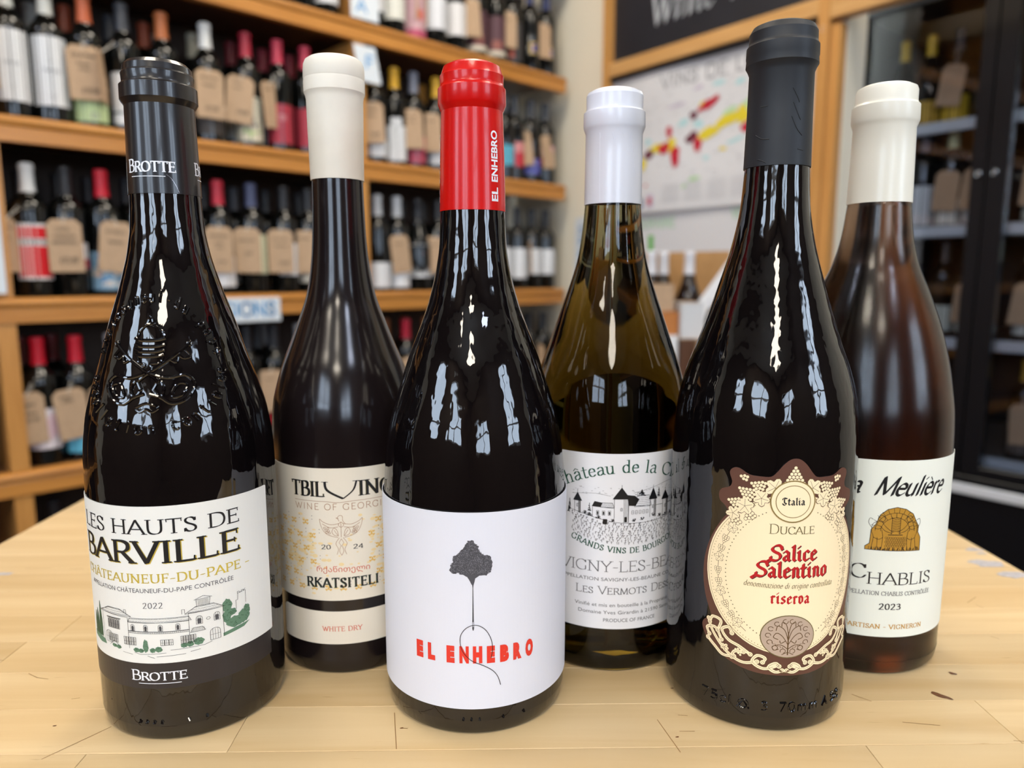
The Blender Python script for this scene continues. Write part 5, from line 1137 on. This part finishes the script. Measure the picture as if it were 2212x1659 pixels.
CN = {GY: 'pale grey', SL: 'slate', BK: 'black', CO: 'copper', YE: 'yellow'}
def cname(c):
    if c in CN: return CN[c]
    r, g, b = (int(c[i:i+2], 16) for i in (1, 3, 5))
    if max(r, g, b) < 75: return 'dark'
    if abs(r-g) < 22 and abs(g-b) < 26: return 'grey' if r < 170 else 'silvery'
    if r > g*1.9: return 'dark red' if r < 150 else 'red'
    return 'brownish gold'
used = set()
placed = {r: [(q[0], .056) for q in R[r]] for r in R}
for row, items in BACK.items():
    for i_, (t_, cap) in enumerate(items):
        near = min(R[row], key=lambda q: abs(q[0]-t_)); k_ = 'behind' if abs(near[0]-t_) < .025 else ('left of' if t_ < near[0] else 'right of')
        zo = SZ[row]
        for dp in (.148, .19, .226, .27, .288):
            if all(hypot(t_-a, dp-b) > .0752 for a, b in placed[row]): break
        else: continue
        placed[row].append((t_, dp))
        for cand in ('rear %s bottle, %s capsule, %s %s' % (ROWN[row], cname(cap), k_, short(near[5])), 'rear %s bottle, %s, %s %s' % (ROWN[row], cname(cap), k_, near[5]), 'rear %s bottle, %s, deeper %s %s' % (ROWN[row], cname(cap), k_, short(near[5])), 'rearmost %s bottle, %s, %s %s' % (ROWN[row], cname(cap), k_, short(near[5])), 'hindmost %s bottle, %s, %s %s' % (ROWN[row], cname(cap), k_, short(near[5]))):
            if cand not in used and len(cand.split()) <= 16: break
        used.add(cand)
        bottle(ML, (t_, dp, zo), autorz(t_), 'b', cap, [(.03, .12, 50, '#cfcdc6')] if rnd.random() < .3 else [], cand, WB, scale=.985)

# ---------------------------------------------------------------- right wall: timber frame with slate board
FR = thing('display_board', (0, 0, 0), 0, 'honey pine frame with slate board and posts on the right hand wall', 'frame', M=MR)
MB().box(.199, .224, 0, .043, .0, CEIL-.02, .002).build('post', M_PINE2V, FR)
MB().box(1.018, 1.05, -.0, .043, .0, CEIL-.02, .002).build('post', M_PINE2V, FR)
MB().box(1.051, 1.078, .012, .043, .0, TZ+.872, .002).build('post', M_PINE2V, FR)
MB().box(.225, 1.017, .004, .043, TZ+.900, TZ+.948, .003).build('rail', M_PINE2, FR)
MB().box(.225, 1.017, .004, .043, TZ+1.55, TZ+1.60, .003).build('rail', M_PINE2, FR)
MB().box(1.051, 2.6, .0, .043, TZ+.882, TZ+.95, .003).build('header_rail', M_PINE2, FR)
MB().box(.225, 1.017, .030, .043, TZ+.949, TZ+1.549).build('slate_panel', M_BOARD, FR)
sc_ = MB().lathe([(0, -.003), (.006, -.002), (.008, 0)], 10).build('screw_cap', M_WHTPL, FR); sc_.location = (1.036, -.0008, TZ+.862); sc_.rotation_euler = (radians(90), 0, 0)
cv = Canvas(lambda u, v, off: (u/1000, .030 - off/1000, v/1000), cell=60)
cv.text(M_CHALK, .8, 'White Wines', 395, (TZ+1.035)*1000, 92, font='sans', width=560, wt=.15, thin=.05, ang=50, slant=.12)
cv.build('chalk_lettering', FR)

# posters
def poster(name, s0, s1, z0, z1, y, label, sag=.008):
    o = thing(name, (0, y, 0), 0, label, 'poster', M=MR)
    fn = lambda u, v, off: (u/1000, -off/1000 + sag*sin(u/90.)*.5 + sag*.4*sin(v/70.), v/1000)
    cv = Canvas(fn, cell=18); cv.fill(mat('poster_paper', '#dddfe4', .55), 0, [(s0*1000, (TZ+z0)*1000), (s1*1000, (TZ+z0)*1000), (s1*1000, (TZ+z1)*1000 - 8), (s0*1000, (TZ+z1)*1000)])
    cv.build('sheet', o); return o, Canvas(fn, cell=18)
po, cv = poster('map_poster', .205, 1.0, .425, .905, .030, 'white wine region map poster with red and yellow areas under the slate board')
Zm = lambda v: (TZ+v)*1000
cv.text(mat('poster_grey', '#a9acb2', .6), 1.0, 'VINS DE LOIRE', 452, Zm(.822), 40, font='sans', width=470, wt=.2, thin=0, track=.1)
rnd.seed(3); pc = {'r': mat('map_red', '#c2283c', .6), 'm': mat('map_maroon', '#6a2438', .6), 'y': mat('map_yellow', '#e2cf38', .6), 'g': mat('map_green', '#b9dcae', .6), 'b': mat('map_blue', '#b4dce2', .6), 'n': mat('map_navy', '#38507c', .6), 'k': mat('poster_grey', '#a9acb2', .6), 'l': mat('map_lilac', '#c9bfd4', .6)}
def mblob(u, v, a, b, rot, c, off): 
    P = []
    for k_ in range(14):
        t_ = 2*pi*k_/14; r_ = rnd.uniform(.65, 1.15); x, y = a*r_*cos(t_), b*r_*sin(t_); P.append((u + x*cos(rot)-y*sin(rot), Zm(v) + x*sin(rot)+y*cos(rot)))
    cv.fill(pc[c], off, P, cell=14)
for (u, v, a, b, rot, c) in ((640, .745, 55, 12, .5, 'r'), (585, .72, 16, 14, .4, 'm'), (620, .75, 14, 7, .5, 'y'), (520, .60, 22, 48, .15, 'r'), (500, .635, 28, 30, 0, 'y'), (470, .63, 26, 22, -.4, 'r'), (440, .635, 60, 16, .25, 'y'), (405, .62, 30, 14, .5, 'm'), (370, .59, 34, 30, .6, 'y'),
        (575, .65, 34, 18, .5, 'm'), (600, .625, 20, 24, .3, 'r'), (640, .655, 70, 18, .35, 'y'), (700, .685, 60, 18, .3, 'y'), (760, .69, 40, 30, .2, 'y'), (800, .72, 60, 18, .4, 'g'), (725, .71, 50, 10, .4, 'g'), (790, .655, 30, 16, .2, 'r'), (840, .70, 50, 16, .3, 'y'), (485, .68, 14, 22, .3, 'r'), (600, .80, 30, 5, .3, 'l'), (680, .80, 30, 8, 0, 'b'), (760, .79, 26, 10, .2, 'b'),
        (540, .70, 34, 12, .3, 'b'), (600, .69, 26, 14, 0, 'b'), (400, .66, 20, 12, 0, 'b'), (340, .62, 18, 16, 0, 'n'), (700, .60, 16, 6, 0, 'y'), (740, .62, 40, 8, .2, 'b'), (600, .52, 24, 7, .2, 'g'), (560, .50, 18, 5, .3, 'g'), (300, .50, 26, 8, 0, 'r'), (395, .515, 10, 6, 0, 'r'), (360, .50, 8, 6, 0, 'r'), (640, .58, 16, 8, 0, 'b'), (520, .76, 40, 4, .1, 'l'), (860, .60, 40, 14, .2, 'r')):
    for q in range(3): mblob(u + rnd.uniform(-.3, .3)*a, v + rnd.uniform(-.2, .2)*b/1000, a*rnd.uniform(.5, .9), b*rnd.uniform(.6, 1), rot, c, 1.0 + .15*'bglkynmr'.index(c))
for k_ in range(160): u, v = rnd.uniform(240, 980), rnd.uniform(.50, .86); cv.line(pc['k'], .8, [(u, Zm(v)), (u+rnd.uniform(6, 20), Zm(v)+rnd.uniform(-2, 2))], roundnib(1.6))
for c0 in (470, 560, 650, 740, 830):
    for k_ in range(8): cv.line(pc['k'], .8, [(c0, Zm(.452+.008*k_)), (c0+70, Zm(.454+.008*k_))], roundnib(1.4))
cv.fill(pc['n'], 1.0, [(300, Zm(.438)), (385, Zm(.440)), (385, Zm(.475)), (300, Zm(.473))]); cv.fill(mat('map_sky', '#a9bcd8', .6), 1.3, [(330, Zm(.448)), (380, Zm(.450)), (376, Zm(.464)), (335, Zm(.462))])
cv.fill(pc['l'], 1.0, [(402, Zm(.440)), (432, Zm(.441)), (432, Zm(.485)), (402, Zm(.484))]); cv.fill(pc['r'], 1.3, circ(416, Zm(.462), 9, 14, 9)[:-1])
cv.build('printed_map', po)
po, cv = poster('wall_poster', .215, 1.008, -.25, .44, .041, 'pale poster with faint green TOURAINE lettering hanging below the region map', .003)
gl = mat('poster_green', '#b7d8bf', .6); cv.text(gl, 1.0, 'TOURAINE', 322, Zm(.372), 32, font='sans', width=196, wt=.2, thin=0); cv.text(gl, 1.0, 'VOUVRAY', 740, Zm(.385), 32, font='sans', width=170, wt=.2, thin=0)
cv.fill(mat('poster_bright_green', '#5fb84a', .6), 1.2, [(402, Zm(.288)), (424, Zm(.288)), (424, Zm(.348)), (402, Zm(.348))])
cv.build('printed_lettering', po)
MB().box(.226, 1.016, .012, .043, TZ+.886, TZ+.899).build('shadow_gap_strip', mat('shadow_gap_black', '#17181a', .6), FR)  # black strip standing in for the shadow gap between rail and map poster

# ---------------------------------------------------------------- stacked cartons and bottles in front of the posters
def carton(x0, x1, y0, y1, z0, z1, rz, m, label, flaps=(), name='carton', cat='box', open_top=False):
    o = thing(name, ((x0+x1)/2, (y0+y1)/2, z0), rz, label, cat); a, b, h = (x1-x0)/2, (y1-y0)/2, z1-z0; th = .003
    if open_top:
        MB().box(-a, a, -b, -b+th, 0, h).build('front_panel', m, o); MB().box(-a, a, b-th, b, 0, h).build('back_panel', m, o)
        MB().box(-a, -a+th, -b+th, b-th, 0, h).build('side_panel', m, o); MB().box(a-th, a, -b+th, b-th, 0, h).build('side_panel', m, o); MB().box(-a+th, a-th, -b+th, b-th, 0, th).build('bottom_panel', m, o)
    else:
        MB().box(-a, a, -b, b, 0, h-.003, .002).build('body', m, o)
        MB().box(-a, -.001, -b, b, h-.0029, h).build('top_flap', m, o); MB().box(.001, a, -b, b, h-.0029, h).build('top_flap', m, o)
        MB().box(-.024, .024, -b-.0006, b+.0006, h, h+.0006).build('packing_tape', mat('packing_tape', '#c49a66', .3), o)
    for pts, th_, mm in flaps:
        MB().prism(pts, th_[0], th_[1]).build('raised_flap', mm, o)
    return o
c1 = carton(.36, .66, 2.10, 2.34, TZ-.26, TZ+.085, radians(-8), M_CARTON, 'open brown wine carton with raised back flap holding three white capped bottles', [([(-.15, .34), (.15, .34), (.155, .545), (-.15, .54)], (.112, .116), M_CARTON)], open_top=True)
for (x, y, wd) in ((.418, 2.20, 'left'), (.462, 2.26, 'middle'), (.527, 2.20, 'right')):
    bottle(Matrix.Identity(4), (x + (0 if wd != 'left' else -.004), y, TZ-.256+.0), 0, 'g', '#d9dbe2', [(.03, .11, 64, '#e0e0e0')], '%s bottle with white capsule standing in the open brown carton' % wd, 'bottles in the open carton', capz=.245, glass=G_BGB).location.z = TZ - .019
rest = MB().box(-.13, .13, -.10, .10, 0, .235); o = rest.build('divider', M_CARTON, c1); o.location = (0, 0, .0035)
carton(.33, .438, 1.99, 2.085, TZ+.113, TZ+.187, 0, M_KRAFT, 'small kraft box on top of the orange-brown box', name='kraft_box')
carton(.335, .45, 1.98, 2.085, TZ+.05, TZ+.112, 0, mat('orange_brown_card', '#b9773f', .8), 'orange-brown box under the small kraft box', name='gift_box')
carton(.335, .448, 1.97, 2.085, TZ-.10, TZ+.049, 0, M_WHITEP, 'white box under the orange-brown box', name='white_box')
carton(.452, .512, 1.96, 2.06, TZ+.041, TZ+.138, 0, mat('grey_white_card', '#cfd1d3', .7), 'grey-white carton right of the kraft box', name='white_box')
carton(.452, .489, 1.955, 2.06, TZ-.10, TZ+.040, 0, mat('dark_brown_card', '#5a3d2c', .8), 'narrow dark brown box under the grey-white carton', name='brown_box')
carton(.491, .62, 1.90, 2.05, TZ-.10, TZ+.039, 0, M_KRAFT, 'wide kraft box carrying a small white-capped bottle', name='kraft_box')
bottle(Matrix.Identity(4), (.5315, 1.965, TZ+.0402), 0, 'g', '#d9dbe2', [], 'small bottle with white capsule standing on the wide kraft box', 'bottles by the cartons', glass=G_BG, capz=.22, scale=.36)
wf = thing('cardboard_sheet', (.60, 2.078, TZ-.10), radians(-12), 'slanting white cardboard sheet with red marks leaning by the cartons', 'cardboard')
MB().prism([(-.08, 0), (.20, 0), (.20, .385), (.020, .385), (.008, .355), (-.08, .225)], -.0015, .0015).build('sheet', M_WHITEP, wf)
cv = Canvas(lambda u, v, off: (u/1000, -.0016 - off/1000, v/1000), cell=40); cv.text(mat('carton_red', '#c25a5a', .6), .2, 'B', 50, 345, 22, font='sans', wt=.25, thin=0); cv.text(mat('carton_red', '#c25a5a', .6), .2, 'B', 48, 300, 22, font='sans', wt=.25, thin=0); cv.build('printed_lettering', wf)
carton(.34, .64, 2.11, 2.33, 0, TZ-.262, 0, M_CARTON, 'tall brown carton on the floor under the open bottle carton', name='carton')
carton(.33, .71, 1.89, 2.10, 0, TZ-.101, 0, M_CARTON, 'wide brown carton on the floor under the small boxes', name='carton')

# ---------------------------------------------------------------- wine fridge
FG = thing('wine_fridge', (0, 0, 0), 0, 'tall black glass door wine fridge with white edged shelves at the right', 'fridge', M=MR)
FD = .25; BKF = mat('fridge_black', '#0b0c11', .3); FIN = mat('fridge_interior', '#2c2320', .6); F0, F1, FT = .955, 1.86, TZ+.985
MB().box(F0, F0+.033, FD+.005, .94, .02, FT, .002).build('side_panel', M_WHTPL, FG); MB().box(F1, F1+.03, FD+.005, .94, .02, FT, .002).build('side_panel', M_WHTPL, FG)
MB().box(F0+.034, F1-.001, .92, .94, .1, FT).build('back_panel', FIN, FG); MB().box(F0+.0335, F0+.036, FD+.013, .919, TZ-.37, FT-.031).build('inner_lining', FIN, FG); MB().box(F0+.034, F1-.001, FD+.01, .919, FT-.03, FT).build('top_panel', BKF, FG)
MB().box(F0+.034, F1-.001, FD-.02, .919, .04, TZ-.375, .003).build('base_panel', BKF, FG); MB().box(F0, F1+.03, FD-.032, FD-.021, TZ-.377, TZ-.351, .002).build('white_trim_strip', M_WHTPL, FG)
MB().box(F0+.034, F1-.001, FD-.02, .919, TZ-.35, TZ-.33, .002).build('lower_rail', BKF, FG)
for i_, (a, b) in enumerate(((F0+.035, 1.372), (1.376, F1-.002))):
    d = MB(); fw = .045; d.box(a, a+fw, FD-.018, FD+.012, TZ-.329, FT-.005, .003).box(b-fw*.75, b, FD-.018, FD+.012, TZ-.329, FT-.005, .003).box(a+fw, b-fw*.75, FD-.018, FD+.012, TZ-.329, TZ-.30, .003).box(a+fw, b-fw*.75, FD-.018, FD+.012, FT-.05, FT-.005, .003)
    dd = d.build('door', BKF, FG); MB().box(a+fw, b-fw*.75, FD-.004, FD, TZ-.30, FT-.05).build('glass_pane', M_FRPANE, dd)
    kn = MB().lathe([(0, 0), (.007, .002), (.008, .008), (.004, .012), (0, .012)], 12).build('lock_knob', M_STEEL, dd)
    kn.location = ((b-.014) if i_ == 0 else (a+.02), FD-.019, TZ+.47); kn.rotation_euler = (radians(90), 0, 0)
FZ = [.627, .343, .034, -.285]
for z in FZ:
    MB().box(F0+.036, F1-.003, FD+.06, .90, TZ+z-.012, TZ+z-.001).build('shelf', mat('fridge_shelf', '#5a5c60', .4), FG)
    MB().box(F0+.036, F1-.003, FD+.044, FD+.059, TZ+z-.027, TZ+z+.003, .002).build('shelf_edge', mat('fridge_shelf_edge', '#c3cdd6', .35), FG)
FL = 'bottles inside the wine fridge'; FTG = 'price tags inside the wine fridge'
frb = {0: [(1.085, '#c9a832', [(.010, .09, 70, '#c9a23a')], 0, 'first gold foot label on the top fridge shelf'), (1.158, '#c9a832', [(.010, .085, 70, '#c9a23a')], 0, 'second gold foot label on the top fridge shelf'), (1.232, '#3a3a40', [(.010, .09, 70, '#c9a82c')], 1, 'gold label and tall tag on the top fridge shelf'), (1.31, '#2a2a30', [(.03, .1, 50, '#4a4640')], 0, 'dark label beside the door post on the top fridge shelf'), (1.45, '#8a7a5a', [(.02, .1, 50, '#50504e')], 0, 'dark label right of the door post on the top fridge shelf'), (1.53, '#8a7a5a', [(.02, .1, 50, '#c9a23a')], 1, 'gold banded label far right on the top fridge shelf')],
       1: [(1.09, '#b9b8a8', [(.01, .12, 62, '#cdd4da')], 1, 'white label, leftmost on the second fridge shelf'), (1.163, '#6a6a74', [(.01, .13, 62, '#d3d9dd')], 0, 'tall white label on the second fridge shelf'), (1.237, '#cfcfa0', [(.01, .085, 62, '#d6dad2')], 1, 'pale yellow capsule and arched white label on the second fridge shelf'), (1.308, '#c0603a', [(.01, .09, 62, '#d6dada')], 1, 'orange capsule beside the door post on the second fridge shelf'), (1.452, '#d3d5cf', [(.01, .1, 62, '#d0d8cc')], 1, 'pale green label right of the door post on the second fridge shelf'), (1.53, '#d3d5cf', [(.01, .1, 62, '#d0d8cc')], 0, 'pale green label far right on the second fridge shelf')],
       2: [(1.16, '#3a3028', [(.02, .1, 62, '#c3c8c0')], 0, 'pale label leftmost on the third fridge shelf'), (1.24, '#3a3028', [(.02, .1, 62, '#cdd3c8')], 0, 'dark capsule and pale label on the third fridge shelf'), (1.312, '#3a3028', [(.02, .1, 62, '#cdd3c8')], 1, 'pale label beside the door post on the third fridge shelf'), (1.455, '#c9cfae', [(.02, .11, 62, '#cfd4cc')], 1, 'pale green capsule right of the door post on the third fridge shelf'), (1.53, '#3a3028', [(.02, .11, 62, '#cfd4cc')], 0, 'white label far right on the third fridge shelf')],
       3: [(1.25, '#7a6a3a', [(.02, .08, 62, '#8c7a50')], 0, 'dull gold label on the bottom fridge shelf'), (1.322, '#7a6a3a', [(.02, .1, 62, '#a08a5c')], 1, 'tan label beside the door post on the bottom fridge shelf'), (1.47, '#b8923a', [(.02, .1, 70, '#5b5450')], 1, 'gold capsule and grey label right of the door post on the bottom fridge shelf'), (1.55, '#2a2a30', [(.02, .1, 70, '#5b5450')], 0, 'grey label far right on the bottom fridge shelf')]}
for k_, items in frb.items():
    for (s_, cap, bands, tg, words) in items:
        sc_ = .90 if k_ != 1 else .93
        bottle(MR, (s_, FD+.115, TZ+FZ[k_]), radians(18), 'b' if k_ != 0 else 'g', cap, bands, words.replace('right of the door post', 'right of post'), FL, capz=.236, scale=sc_ * (.95 if k_ == 0 else 1))
        if tg: price_tag(MR, (s_, FD+.115, TZ+FZ[k_]+.2), radians(14), radians(rnd.uniform(-4, 8)), 'tag on ' + words.replace('right of the door post', 'right of post').replace('beside the door post', 'by post'), [], FTG, w=.06, h=.11, yaw=radians(rnd.uniform(-8, 14)))

print('objects', len(scene.objects), 'polys', sum(len(o.data.polygons) for o in scene.objects if o.type == 'MESH'))
